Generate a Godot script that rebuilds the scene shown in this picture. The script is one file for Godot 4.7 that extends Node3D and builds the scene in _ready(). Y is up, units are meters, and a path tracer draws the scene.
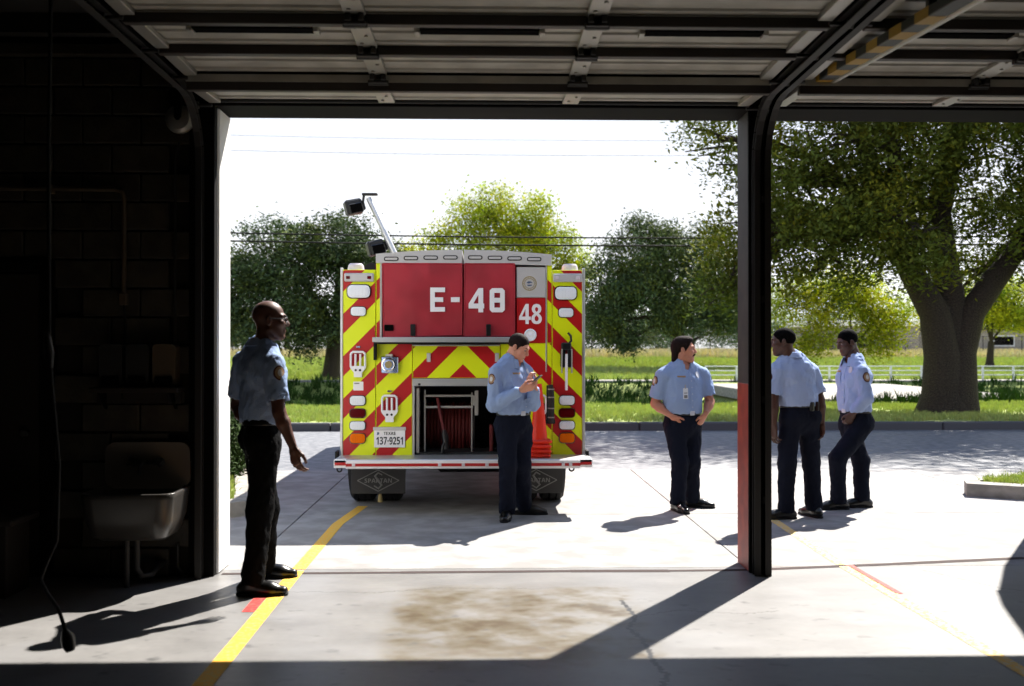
extends Node3D
# A fire station bay seen from inside: open overhead doors, a fire engine on the apron, five officers, a street with trees behind.
# x to the right, y up, the doorway lies 7 m in front of the camera along -z. Units are metres.

var M := {}
var rng := RandomNumberGenerator.new()
var taken := {}
var cam: Camera3D
var noise := FastNoiseLite.new()


func _ready() -> void:
	# camera: 35 mm lens, focused on the engine
	cam = Camera3D.new()
	cam.name = "camera"
	var lens := CameraAttributesPhysical.new()
	lens.frustum_focal_length = 34.985
	lens.frustum_focus_distance = 9.5
	lens.frustum_near = 0.05
	lens.frustum_far = 600.0
	lens.exposure_aperture = 2.0
	cam.attributes = lens
	cam.position = Vector3(0, 1.57, 0)
	cam.rotation = Vector3(atan(7.0 / 1000.0), deg_to_rad(-1.49), 0)
	add_child(cam)
	# sky, exposure
	var sm := ProceduralSkyMaterial.new()
	sm.sky_top_color = Color(0.50, 0.60, 0.78)
	sm.sky_horizon_color = Color(1.0, 1.0, 1.0)
	sm.sky_curve = 0.32
	sm.ground_bottom_color = Color(0.35, 0.36, 0.33)
	sm.ground_horizon_color = Color(0.8, 0.82, 0.82)
	sm.sky_energy_multiplier = 1.04
	sm.ground_energy_multiplier = 0.5
	sm.sun_angle_max = 40.0
	var sky := Sky.new()
	sky.sky_material = sm
	var env := Environment.new()
	env.background_mode = Environment.BG_SKY
	env.sky = sky
	env.background_energy_multiplier = 1.0
	env.tonemap_mode = Environment.TONE_MAPPER_LINEAR
	env.tonemap_exposure = 1.32
	env.sdfgi_enabled = true
	env.ssao_enabled = true
	env.ssil_enabled = true
	var we := WorldEnvironment.new()
	we.name = "world_environment"
	we.environment = env
	add_child(we)
	# sun: ahead to the right, about 50 degrees up
	var sun := DirectionalLight3D.new()
	sun.name = "sun"
	sun.basis = Basis.looking_at(Vector3(-0.48, -1.0, 0.70))
	sun.light_color = Color(1.0, 0.975, 0.94)
	sun.light_energy = 3.3
	sun.light_angular_distance = 0.6
	sun.shadow_enabled = true
	sun.sky_mode = DirectionalLight3D.SKY_MODE_LIGHT_ONLY
	add_child(sun)
	noise.seed = 7
	noise.frequency = 1.0
	noise.fractal_octaves = 3
	rng.seed = 48
	make_materials()
	# the large structure
	build_garage()
	build_ground()
	# the things
	build_engine()
	build_on_engine()
	build_doors()
	build_wall_things()
	build_trees()
	build_far()
	build_people()


# ---------- materials ----------
func mat(called: String, c: Color, rough := 0.7, metal := 0.0) -> StandardMaterial3D:
	var m := StandardMaterial3D.new()
	m.resource_name = called
	m.albedo_color = c
	m.roughness = rough
	m.metallic = metal
	M[called] = m
	return m


func noise_tex(freq: float, octaves: int, lo: Color, hi: Color, size := 512, s := 3, cuts := Vector2(0.25, 0.75)) -> NoiseTexture2D:
	var f := FastNoiseLite.new()
	f.seed = s
	f.frequency = freq
	f.fractal_octaves = octaves
	var r := Gradient.new()
	r.set_color(0, lo)
	r.set_color(1, hi)
	r.set_offset(0, cuts.x)
	r.set_offset(1, cuts.y)
	var t := NoiseTexture2D.new()
	t.width = size
	t.height = size
	t.seamless = true
	t.noise = f
	t.color_ramp = r
	return t


func bump_tex(freq: float, octaves: int, s := 5, size := 512) -> NoiseTexture2D:
	return noise_tex(freq, octaves, Color.BLACK, Color.WHITE, size, s, Vector2(0.1, 0.9))


func world_map(m: StandardMaterial3D, t: Texture2D, scale: float) -> void:
	m.albedo_texture = t
	m.uv1_triplanar = true
	m.uv1_world_triplanar = true
	m.uv1_scale = Vector3.ONE * scale


func relief(m: StandardMaterial3D, t: Texture2D, cm: float) -> void:
	m.heightmap_enabled = true
	m.heightmap_texture = t
	m.heightmap_scale = cm


func make_materials() -> void:
	var fine := bump_tex(0.06, 4)
	var g := Color.WHITE
	# concrete, asphalt, walls
	var m := mat("apron concrete", g, 0.85)
	world_map(m, noise_tex(0.012, 5, Color(0.52, 0.51, 0.50), Color(0.60, 0.595, 0.585), 1024, 11), 0.22)
	relief(m, fine, 0.15)
	m = mat("asphalt", g, 0.62)
	world_map(m, noise_tex(0.02, 5, Color(0.36, 0.37, 0.39), Color(0.47, 0.475, 0.485), 1024, 21), 0.25)
	relief(m, fine, 0.3)
	m = mat("kerb concrete", g, 0.9)
	world_map(m, noise_tex(0.02, 4, Color(0.50, 0.49, 0.46), Color(0.62, 0.60, 0.57), 512, 31), 0.5)
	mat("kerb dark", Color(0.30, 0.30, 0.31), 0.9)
	m = mat("interior concrete", g, 0.5)
	world_map(m, noise_tex(0.012, 5, Color(0.47, 0.46, 0.45), Color(0.56, 0.55, 0.54), 512, 12), 0.3)
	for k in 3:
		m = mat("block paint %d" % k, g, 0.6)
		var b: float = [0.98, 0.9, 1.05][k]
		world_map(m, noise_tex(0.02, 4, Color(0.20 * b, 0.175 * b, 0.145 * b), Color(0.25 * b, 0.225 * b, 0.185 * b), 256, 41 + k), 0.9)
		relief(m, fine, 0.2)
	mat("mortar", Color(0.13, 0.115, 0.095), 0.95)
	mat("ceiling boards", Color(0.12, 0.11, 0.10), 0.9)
	mat("white stucco", Color(0.93, 0.93, 0.92), 0.8)
	mat("dark steel", Color(0.028, 0.023, 0.022), 0.8).metallic_specular = 0.25
	m = mat("door panel white", g, 0.5)
	world_map(m, noise_tex(0.01, 4, Color(0.63, 0.615, 0.575), Color(0.72, 0.705, 0.665), 512, 51), 0.6)
	mat("door rib dark", Color(0.21, 0.18, 0.16), 0.55)
	mat("galvanised", Color(0.66, 0.65, 0.62), 0.45, 0.6)
	mat("galvanised dark", Color(0.22, 0.215, 0.21), 0.55, 0.5)
	mat("track steel", Color(0.12, 0.11, 0.105), 0.7)
	mat("slot dark", Color(0.04, 0.037, 0.035), 0.9).metallic_specular = 0.1
	mat("yellow trim", Color(0.62, 0.52, 0.25), 0.6)
	mat("hazard yellow", Color(0.60, 0.46, 0.09), 0.6)
	mat("hazard black", Color(0.03, 0.03, 0.03), 0.55)
	# floor paint
	m = mat("line yellow", g, 0.7)
	world_map(m, noise_tex(0.05, 4, Color(0.93, 0.70, 0.16), Color(0.88, 0.74, 0.36), 512, 61, Vector2(0.45, 0.8)), 1.0)
	m = mat("line yellow worn", g, 0.75)
	world_map(m, noise_tex(0.05, 4, Color(0.90, 0.72, 0.32), Color(0.80, 0.74, 0.60), 512, 62, Vector2(0.3, 0.7)), 1.0)
	m = mat("line red", g, 0.7)
	world_map(m, noise_tex(0.05, 4, Color(0.78, 0.10, 0.08), Color(0.80, 0.32, 0.27), 512, 63, Vector2(0.4, 0.8)), 1.0)
	mat("joint filler", Color(0.20, 0.14, 0.13), 0.9)
	m = mat("post red", g, 0.5)
	world_map(m, noise_tex(0.02, 4, Color(0.52, 0.09, 0.055), Color(0.62, 0.16, 0.08), 256, 64), 1.0)
	m = mat("post grey", g, 0.7)
	world_map(m, noise_tex(0.02, 4, Color(0.14, 0.125, 0.11), Color(0.19, 0.175, 0.155), 256, 65), 0.7)
	# ground cover
	m = mat("lawn soil", g, 0.95)
	world_map(m, noise_tex(0.03, 5, Color(0.48, 0.54, 0.25), Color(0.62, 0.66, 0.38), 512, 71), 0.3)
	m = mat("dry field", g, 0.95)
	world_map(m, noise_tex(0.03, 5, Color(0.68, 0.66, 0.55), Color(0.78, 0.75, 0.66), 512, 72), 0.1)
	m = mat("bare soil", g, 0.95)
	world_map(m, noise_tex(0.03, 5, Color(0.40, 0.35, 0.27), Color(0.50, 0.46, 0.36), 512, 73), 0.3)
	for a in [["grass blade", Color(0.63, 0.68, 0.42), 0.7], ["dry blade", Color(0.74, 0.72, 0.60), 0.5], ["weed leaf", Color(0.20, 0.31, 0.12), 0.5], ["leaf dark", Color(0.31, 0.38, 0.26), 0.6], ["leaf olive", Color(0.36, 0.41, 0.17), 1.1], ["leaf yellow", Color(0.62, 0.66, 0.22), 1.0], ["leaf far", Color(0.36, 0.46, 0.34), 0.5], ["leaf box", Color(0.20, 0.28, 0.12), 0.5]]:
		m = mat(a[0], a[1], 0.75)
		m.metallic_specular = 0.25
		m.vertex_color_use_as_albedo = true
		m.backlight_enabled = true
		var c: Color = a[1]
		m.backlight = Color(c.r * 1.15, c.g * 1.2, c.b * (1.0 if "grass" in a[0] else 0.7)) * float(a[2])
	m = mat("bark", g, 0.95)
	world_map(m, noise_tex(0.03, 5, Color(0.17, 0.145, 0.12), Color(0.30, 0.265, 0.225), 512, 81), 1.5)
	relief(m, bump_tex(0.03, 4, 9), 3.0)
	# the engine
	mat("engine red", Color(0.70, 0.035, 0.05), 0.25).clearcoat_enabled = true
	mat("stripe red", Color(0.70, 0.03, 0.06), 0.4)
	mat("stripe yellow", Color(0.88, 0.93, 0.0), 0.4)
	m = mat("vinyl red", g, 0.55)
	world_map(m, noise_tex(0.008, 3, Color(0.58, 0.085, 0.14), Color(0.66, 0.12, 0.18), 256, 91), 0.8)
	mat("aluminium", Color(0.80, 0.80, 0.79), 0.38, 0.75)
	mat("aluminium dull", Color(0.76, 0.75, 0.74), 0.5, 0.3)
	mat("chrome", Color(0.86, 0.86, 0.87), 0.12, 1.0)
	mat("white print", Color(0.93, 0.92, 0.92), 0.5)
	mat("white enamel", Color(0.86, 0.87, 0.88), 0.3)
	mat("black rubber", Color(0.035, 0.034, 0.035), 0.8)
	mat("flap rubber", Color(0.19, 0.185, 0.185), 0.7)
	mat("flap print", Color(0.48, 0.48, 0.47), 0.7)
	mat("black plastic", Color(0.035, 0.035, 0.04), 0.4)
	mat("compartment dark", Color(0.05, 0.048, 0.048), 0.7)
	mat("lens clear", Color(0.95, 0.96, 0.97), 0.1)
	mat("lens pink", Color(0.84, 0.80, 0.82), 0.2)
	mat("lens red", Color(0.36, 0.02, 0.05), 0.15)
	mat("lens amber", Color(0.95, 0.47, 0.03), 0.15)
	mat("hose red", Color(0.34, 0.035, 0.03), 0.7)
	mat("cone orange", Color(0.95, 0.20, 0.07), 0.5)
	mat("plate ink", Color(0.05, 0.06, 0.10), 0.6)
	mat("under black", Color(0.03, 0.03, 0.03), 0.9)
	mat("decal blue", Color(0.30, 0.36, 0.48), 0.6)
	mat("decal gold", Color(0.62, 0.55, 0.36), 0.6)
	# sink corner
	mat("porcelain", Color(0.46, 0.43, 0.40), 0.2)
	mat("shaded porcelain", Color(0.20, 0.19, 0.18), 0.35)  # sink porcelain darkened, shade of the basin front held in the colour
	mat("pipe tan", Color(0.34, 0.29, 0.23), 0.5)
	mat("dark wood", Color(0.13, 0.10, 0.08), 0.7)
	mat("black cable", Color(0.018, 0.018, 0.018), 0.8)
	# people
	for a in [["shirt blue", Color(0.56, 0.64, 0.78)], ["shirt pale", Color(0.62, 0.69, 0.84)], ["trouser navy", Color(0.085, 0.10, 0.15)], ["trouser black", Color(0.025, 0.026, 0.032)]]:
		m = mat(a[0], a[1], 0.85)
		m.metallic_specular = 0.2
		m.uv1_triplanar = true
		m.uv1_scale = Vector3.ONE * 3.0
		relief(m, fine, 0.25)
	for a in [["skin dark", Color(0.33, 0.20, 0.15)], ["skin brown", Color(0.28, 0.17, 0.13)], ["skin fair", Color(0.78, 0.55, 0.45)], ["skin tan", Color(0.72, 0.48, 0.38)]]:
		m = mat(a[0], a[1], 0.5)
		m.subsurf_scatter_enabled = true
		m.subsurf_scatter_strength = 0.08
	mat("hair black", Color(0.018, 0.015, 0.014), 0.9).metallic_specular = 0.2
	mat("hair brown", Color(0.10, 0.055, 0.04), 0.8).metallic_specular = 0.3
	mat("belt leather", Color(0.025, 0.023, 0.022), 0.35)
	mat("shoe leather", Color(0.035, 0.032, 0.03), 0.3)
	mat("eye white", Color(0.55, 0.53, 0.50), 0.6)
	mat("iris", Color(0.06, 0.04, 0.03), 0.5)
	mat("lips", Color(0.45, 0.24, 0.20), 0.5)
	mat("patch gold", Color(0.62, 0.50, 0.36), 0.8)
	mat("patch maroon", Color(0.30, 0.13, 0.13), 0.8)
	mat("patch white", Color(0.80, 0.79, 0.78), 0.8)
	mat("badge silver", Color(0.78, 0.79, 0.82), 0.6, 0.2)
	mat("button", Color(0.75, 0.77, 0.82), 0.4)
	mat("thread dark", Color(0.10, 0.11, 0.17), 0.8)


# ---------- nodes ----------
func numbered(called: String) -> String:
	var k: int = taken.get(called, 0)
	taken[called] = k + 1
	return called if k == 0 else "%s_%03d" % [called, k]


func tag(o: Node3D, label: String, category: String, group := "") -> Node3D:
	o.set_meta("label", label)
	o.set_meta("category", category)
	if group:
		o.set_meta("group", group)
	return o


func thing(called: String, label: String, category: String, at_ := Vector3.ZERO, turn := 0.0, group := "") -> Node3D:
	var o := Node3D.new()
	o.name = numbered(called)
	o.position = at_
	o.rotation.y = turn
	add_child(o)
	tag(o, label, category, group)
	return o


func obj(called: String, what, m: String, parent: Node3D = self) -> MeshInstance3D:
	var o := MeshInstance3D.new()
	o.mesh = what.mesh() if what is Shape else what
	o.material_override = M[m]
	o.name = numbered(called) if parent == self else called
	parent.add_child(o, true)
	return o


func struct(called: String, what, m: String) -> MeshInstance3D:
	var o := obj(called, what, m)
	o.set_meta("kind", "structure")
	return o


func dup(o: Node3D, at_: Vector3, turn: float, label := "") -> Node3D:
	var c: Node3D = o.duplicate()
	var called := str(o.name)
	c.name = numbered(called.left(called.length() - 4) if called.right(3).is_valid_int() else called)
	c.position = at_
	c.rotation.y = turn
	add_child(c)
	if label:
		c.set_meta("label", label)
	return c


func at(px: float, py: float, d: float) -> Vector3:  # the point d metres in front of the doorway line's origin that was measured at a pixel
	var r := cam.basis * Vector3((px - 512.0) / 1000.0, -(py - 343.0) / 1000.0, -1.0)
	return cam.position + r * (d / -r.z)


# ---------- shapes ----------
class Shape:
	var v := PackedVector3Array()
	var n := PackedVector3Array()
	var uv := PackedVector2Array()
	var c := PackedColorArray()
	var t := PackedInt32Array()
	var x := Transform3D()
	var col := Color.WHITE

	func pt(p: Vector3, nn: Vector3, u := Vector2.ZERO) -> int:
		v.append(x * p)
		n.append((x.basis * nn).normalized())
		uv.append(u)
		c.append(col)
		return v.size() - 1

	func tri(i: int, j: int, k: int) -> void:  # counterclockwise from outside
		if x.basis.determinant() < 0.0:
			t.append(i); t.append(j); t.append(k)
		else:
			t.append(i); t.append(k); t.append(j)

	func face(ps: Array, out_from = null) -> void:  # a flat convex polygon
		var nn: Vector3 = (ps[1] - ps[0]).cross(ps[2] - ps[0]).normalized()
		var q := ps
		if out_from != null:
			var mid := Vector3.ZERO
			for p in ps:
				mid += p
			if nn.dot(mid / ps.size() - out_from) < 0.0:
				q = ps.duplicate()
				q.reverse()
				nn = -nn
		var first := v.size()
		var us := [Vector2(0, 1), Vector2(1, 1), Vector2(1, 0), Vector2(0, 0)]
		for k in q.size():
			pt(q[k], nn, us[k % 4])
		for k in range(1, q.size() - 1):
			tri(first, first + k, first + k + 1)

	func box(at_: Vector3, size: Vector3, bev := 0.0) -> Shape:
		var h := size / 2.0
		var b := minf(bev, minf(h.x, minf(h.y, h.z)) * 0.9)
		var corner := func(sx: float, sy: float, sz: float, a: int) -> Vector3:
			var p := Vector3(h.x - b, h.y - b, h.z - b)
			p[a] = h[a]
			return at_ + p * Vector3(sx, sy, sz)
		for a in 3:
			var e := (a + 1) % 3
			var f := (a + 2) % 3
			for s in [-1.0, 1.0]:
				var ps := []
				for q in [[-1.0, -1.0], [1.0, -1.0], [1.0, 1.0], [-1.0, 1.0]]:
					var sg := Vector3.ZERO
					sg[a] = s
					sg[e] = q[0]
					sg[f] = q[1]
					ps.append(corner.call(sg.x, sg.y, sg.z, a))
				face(ps, at_)
			if b > 0.0:
				for q in [[-1.0, -1.0], [1.0, -1.0], [1.0, 1.0], [-1.0, 1.0]]:
					var lo := Vector3.ZERO
					lo[a] = -1.0
					lo[e] = q[0]
					lo[f] = q[1]
					var hi := lo
					hi[a] = 1.0
					face([corner.call(lo.x, lo.y, lo.z, e), corner.call(hi.x, hi.y, hi.z, e), corner.call(hi.x, hi.y, hi.z, f), corner.call(lo.x, lo.y, lo.z, f)], at_)
		if b > 0.0:
			for sx in [-1.0, 1.0]:
				for sy in [-1.0, 1.0]:
					for sz in [-1.0, 1.0]:
						face([corner.call(sx, sy, sz, 0), corner.call(sx, sy, sz, 1), corner.call(sx, sy, sz, 2)], at_)
		return self

	func span(a: Vector3, b: Vector3, bev := 0.0) -> Shape:
		return box((a + b) / 2.0, (b - a).abs(), bev)

	func tube(ps: Array, rs, sides := 8, caps := true, closed := false, flat := 1.0) -> Shape:
		var count := ps.size()
		var side := Vector3.ZERO
		var first := v.size()
		for k in count:
			var dir: Vector3 = (ps[(k + 1) % count] - ps[(k - 1 + count) % count]) if closed else (ps[mini(k + 1, count - 1)] - ps[maxi(k - 1, 0)])
			dir = dir.normalized()
			if side == Vector3.ZERO:
				side = dir.cross(Vector3.UP if absf(dir.y) < 0.9 else Vector3.BACK).normalized()
			else:
				side = (side - dir * side.dot(dir)).normalized()
			var up := side.cross(dir).normalized()
			var r: float = rs[k] if rs is Array else rs
			for j in sides:
				var a := TAU * j / sides
				var o := side * cos(a) + up * sin(a) * flat
				pt(ps[k] + o * r, (side * cos(a) * flat + up * sin(a)).normalized(), Vector2(float(j) / sides, float(k)))
		var rings := count if closed else count - 1
		for k in rings:
			for j in sides:
				var a := first + k * sides + j
				var b := first + k * sides + (j + 1) % sides
				var d := first + ((k + 1) % count) * sides + j
				var e := first + ((k + 1) % count) * sides + (j + 1) % sides
				tri(a, d, b)
				tri(b, d, e)
		if caps and not closed:
			for end in 2:
				var k := 0 if end == 0 else count - 1
				var dir: Vector3 = (ps[0] - ps[1]) if end == 0 else (ps[count - 1] - ps[count - 2])
				dir = dir.normalized()
				var mid := pt(ps[k], dir)
				var ring := []
				for j in sides:
					ring.append(v.size())
					v.append(v[first + k * sides + j])
					n.append((x.basis * dir).normalized())
					uv.append(Vector2.ZERO)
					c.append(col)
				for j in sides:
					if end == 0:
						tri(mid, ring[j], ring[(j + 1) % sides])
					else:
						tri(mid, ring[(j + 1) % sides], ring[j])
		return self

	func lathe(prof: Array, sides := 16, place := Transform3D()) -> Shape:  # profile of Vector2(radius, height), upwards on the outside
		var keep := x
		x = x * place
		for k in prof.size() - 1:
			var a: Vector2 = prof[k]
			var b: Vector2 = prof[k + 1]
			if a.distance_to(b) < 1e-6:
				continue
			var d := (b - a).normalized()
			var first := v.size()
			for j in sides + 1:
				var w := TAU * j / sides
				var dir := Vector3(cos(w), 0, sin(w))
				var nn := dir * d.y + Vector3.UP * -d.x
				pt(dir * a.x + Vector3.UP * a.y, nn, Vector2(float(j) / sides, a.y))
				pt(dir * b.x + Vector3.UP * b.y, nn, Vector2(float(j) / sides, b.y))
			for j in sides:
				var q := first + j * 2
				tri(q, q + 1, q + 2)
				tri(q + 1, q + 3, q + 2)
		x = keep
		return self

	func prism(poly: PackedVector2Array, z0: float, z1: float) -> Shape:  # outline in x, y; from z0 back to z1 front
		var area := 0.0
		for k in poly.size():
			area += poly[k].cross(poly[(k + 1) % poly.size()])
		var p := poly.duplicate()
		if area < 0.0:
			p.reverse()
		var tris := Geometry2D.triangulate_polygon(p)
		for s in [0, 1]:
			var first := v.size()
			for q in p:
				pt(Vector3(q.x, q.y, z1 if s else z0), Vector3(0, 0, 1 if s else -1), q)
			for k in range(0, tris.size(), 3):
				var a := p[tris[k]]
				var turn: float = (p[tris[k + 1]] - a).cross(p[tris[k + 2]] - a)
				if (turn > 0.0) == (s == 1):
					tri(first + tris[k], first + tris[k + 1], first + tris[k + 2])
				else:
					tri(first + tris[k], first + tris[k + 2], first + tris[k + 1])
		for k in p.size():
			var a := p[k]
			var b := p[(k + 1) % p.size()]
			if a.distance_to(b) > 1e-6:
				face([Vector3(a.x, a.y, z1), Vector3(a.x, a.y, z0), Vector3(b.x, b.y, z0), Vector3(b.x, b.y, z1)])
		return self

	func ball(at_: Vector3, r: Vector3, sides := 12, rows := 8) -> Shape:
		var first := v.size()
		for i in rows + 1:
			var a := PI * i / rows
			for j in sides + 1:
				var b := TAU * j / sides
				var d := Vector3(sin(a) * cos(b), cos(a), sin(a) * sin(b))
				pt(at_ + d * r, d / r)
		for i in rows:
			for j in sides:
				var q := first + i * (sides + 1) + j
				tri(q, q + 1, q + sides + 1)
				tri(q + 1, q + sides + 2, q + sides + 1)
		return self

	func add(o: Shape, place := Transform3D()) -> Shape:
		var first := v.size()
		var keep := x
		x = x * place
		for k in o.v.size():
			v.append(x * o.v[k])
			n.append((x.basis * o.n[k]).normalized())
		uv.append_array(o.uv)
		c.append_array(o.c)
		var flip := x.basis.determinant() < 0.0
		for k in range(0, o.t.size(), 3):
			t.append(first + o.t[k])
			t.append(first + o.t[k + (2 if flip else 1)])
			t.append(first + o.t[k + (1 if flip else 2)])
		x = keep
		return self

	func mesh() -> ArrayMesh:
		var a := []
		a.resize(Mesh.ARRAY_MAX)
		a[Mesh.ARRAY_VERTEX] = v
		a[Mesh.ARRAY_NORMAL] = n
		a[Mesh.ARRAY_TEX_UV] = uv
		a[Mesh.ARRAY_COLOR] = c
		a[Mesh.ARRAY_INDEX] = t
		var m := ArrayMesh.new()
		if t.size():
			m.add_surface_from_arrays(Mesh.PRIMITIVE_TRIANGLES, a)
		return m


func rounded(w: float, h: float, r: float, cx := 0.0, cy := 0.0, steps := 4) -> PackedVector2Array:
	var p := PackedVector2Array()
	for q in 4:
		var m := Vector2([w / 2 - r, -w / 2 + r, -w / 2 + r, w / 2 - r][q] + cx, [h / 2 - r, h / 2 - r, -h / 2 + r, -h / 2 + r][q] + cy)
		for k in steps + 1:
			p.append(m + Vector2.from_angle(PI / 2 * (q + float(k) / steps)) * r)
	return p


func text(parent: Node3D, called: String, what: String, mid: Vector3, w: float, h: float, m: String, bold := true) -> void:
	var f := SystemFont.new()
	f.font_names = PackedStringArray(["Droid Sans"])
	f.font_weight = 700 if bold else 400
	var tm := TextMesh.new()
	tm.text = what
	tm.font = f
	tm.font_size = 48
	tm.pixel_size = 0.01
	tm.depth = 0.02
	tm.curve_step = 1.0
	var b := tm.get_aabb()
	var o := MeshInstance3D.new()
	o.name = called
	o.mesh = tm
	o.material_override = M[m]
	var s := Vector3(w / maxf(b.size.x, 0.01), h / maxf(b.size.y, 0.01), 0.2)
	o.scale = s
	o.position = mid - (b.position + b.size / 2.0) * s
	parent.add_child(o, true)

# ---------- the garage ----------
func node(called: String, kind := "structure") -> Node3D:
	var o := Node3D.new()
	o.name = numbered(called)
	o.set_meta("kind", kind)
	add_child(o)
	return o


func floor_texture(x0: float, x1: float, d0: float, d1: float, w: int, h: int) -> ImageTexture:
	var im := Image.create(w, h, false, Image.FORMAT_RGB8)
	var base := Color(0.475, 0.47, 0.465)
	for j in h:
		var d := lerpf(d1, d0, (j + 0.5) / h)
		for i in w:
			var x := lerpf(x0, x1, (i + 0.5) / w)
			var k := noise.get_noise_2d(x * 1.3, d * 2.0) * 0.10 + noise.get_noise_2d(x * 14.0, d * 14.0) * 0.03
			var c := base * (1.0 + k)
			# old brown water stain, worn in blotches
			var m := smoothstep(-0.62, -0.42, x) * smoothstep(1.0, 0.8, x) * smoothstep(4.85, 5.1, d) * smoothstep(6.75, 6.45, d)
			if m > 0.0:
				var p := noise.get_noise_2d(x * 2.2 + 9.0, d * 3.1) * 0.9 + noise.get_noise_2d(x * 9.0, d * 9.0) * 0.35
				c = c.lerp(Color(0.34, 0.30, 0.22), m * clampf(0.72 + p - maxf(0.0, x - 0.1) * 0.5, 0.10, 0.92))
				c = c.lerp(Color(0.27, 0.21, 0.12), m * clampf(p * 2.4 - 0.55, 0.0, 0.7))
			var q := noise.get_noise_2d(x * 5.0 + 40.0, d * 7.0)
			if q > 0.42 and d < 6.3:
				c = c.lerp(Color(0.30, 0.30, 0.30), minf(1.0, (q - 0.42) * 2.0))
			# pale scuffs, and an overall paler tone towards the right bay
			var s := smoothstep(0.15, 0.55, noise.get_noise_2d(x * 0.9 + 3.0, d * 1.2 + 8.0))
			c = c.lerp(Color(0.54, 0.54, 0.545), s * 0.4 + 0.35 * smoothstep(1.4, 2.6, x))
			im.set_pixel(i, j, Color(c.r, c.g, c.b))
	# cracks
	for line in [[[0.84, 6.25], [0.87, 5.87], [0.80, 5.62], [0.85, 5.40], [0.83, 5.05], [0.86, 4.82], [0.81, 4.66], [0.83, 4.3]], [[0.87, 5.87], [1.15, 6.02], [1.5, 5.92], [1.75, 5.98]], [[3.1, 7.1], [3.25, 6.8], [3.4, 6.5], [3.72, 6.35], [4.3, 6.2]], [[-1.3, 6.55], [-0.7, 6.5], [-0.3, 6.62], [0.4, 6.58]]]:
		var wide: float = 3.0 if line.size() > 6 else 1.0
		for k in line.size() - 1:
			var steps := 90
			for q in steps:
				var f := float(q) / steps
				var x := lerpf(line[k][0], line[k + 1][0], f) + noise.get_noise_1d(f * 6.0 + k * 3.0) * 0.03
				var d := lerpf(line[k][1], line[k + 1][1], f) + noise.get_noise_1d(f * 5.0 + k * 7.0 + 50.0) * 0.03
				var px := int((x - x0) / (x1 - x0) * w)
				var py := int((d1 - d) / (d1 - d0) * h)
				for a in int(wide):
					if px + a >= 0 and px + a < w and py >= 0 and py < h:
						im.set_pixel(px + a, py, Color(0.08, 0.075, 0.07) if wide > 1.0 else Color(0.32, 0.31, 0.30))
	return ImageTexture.create_from_image(im)


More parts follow.
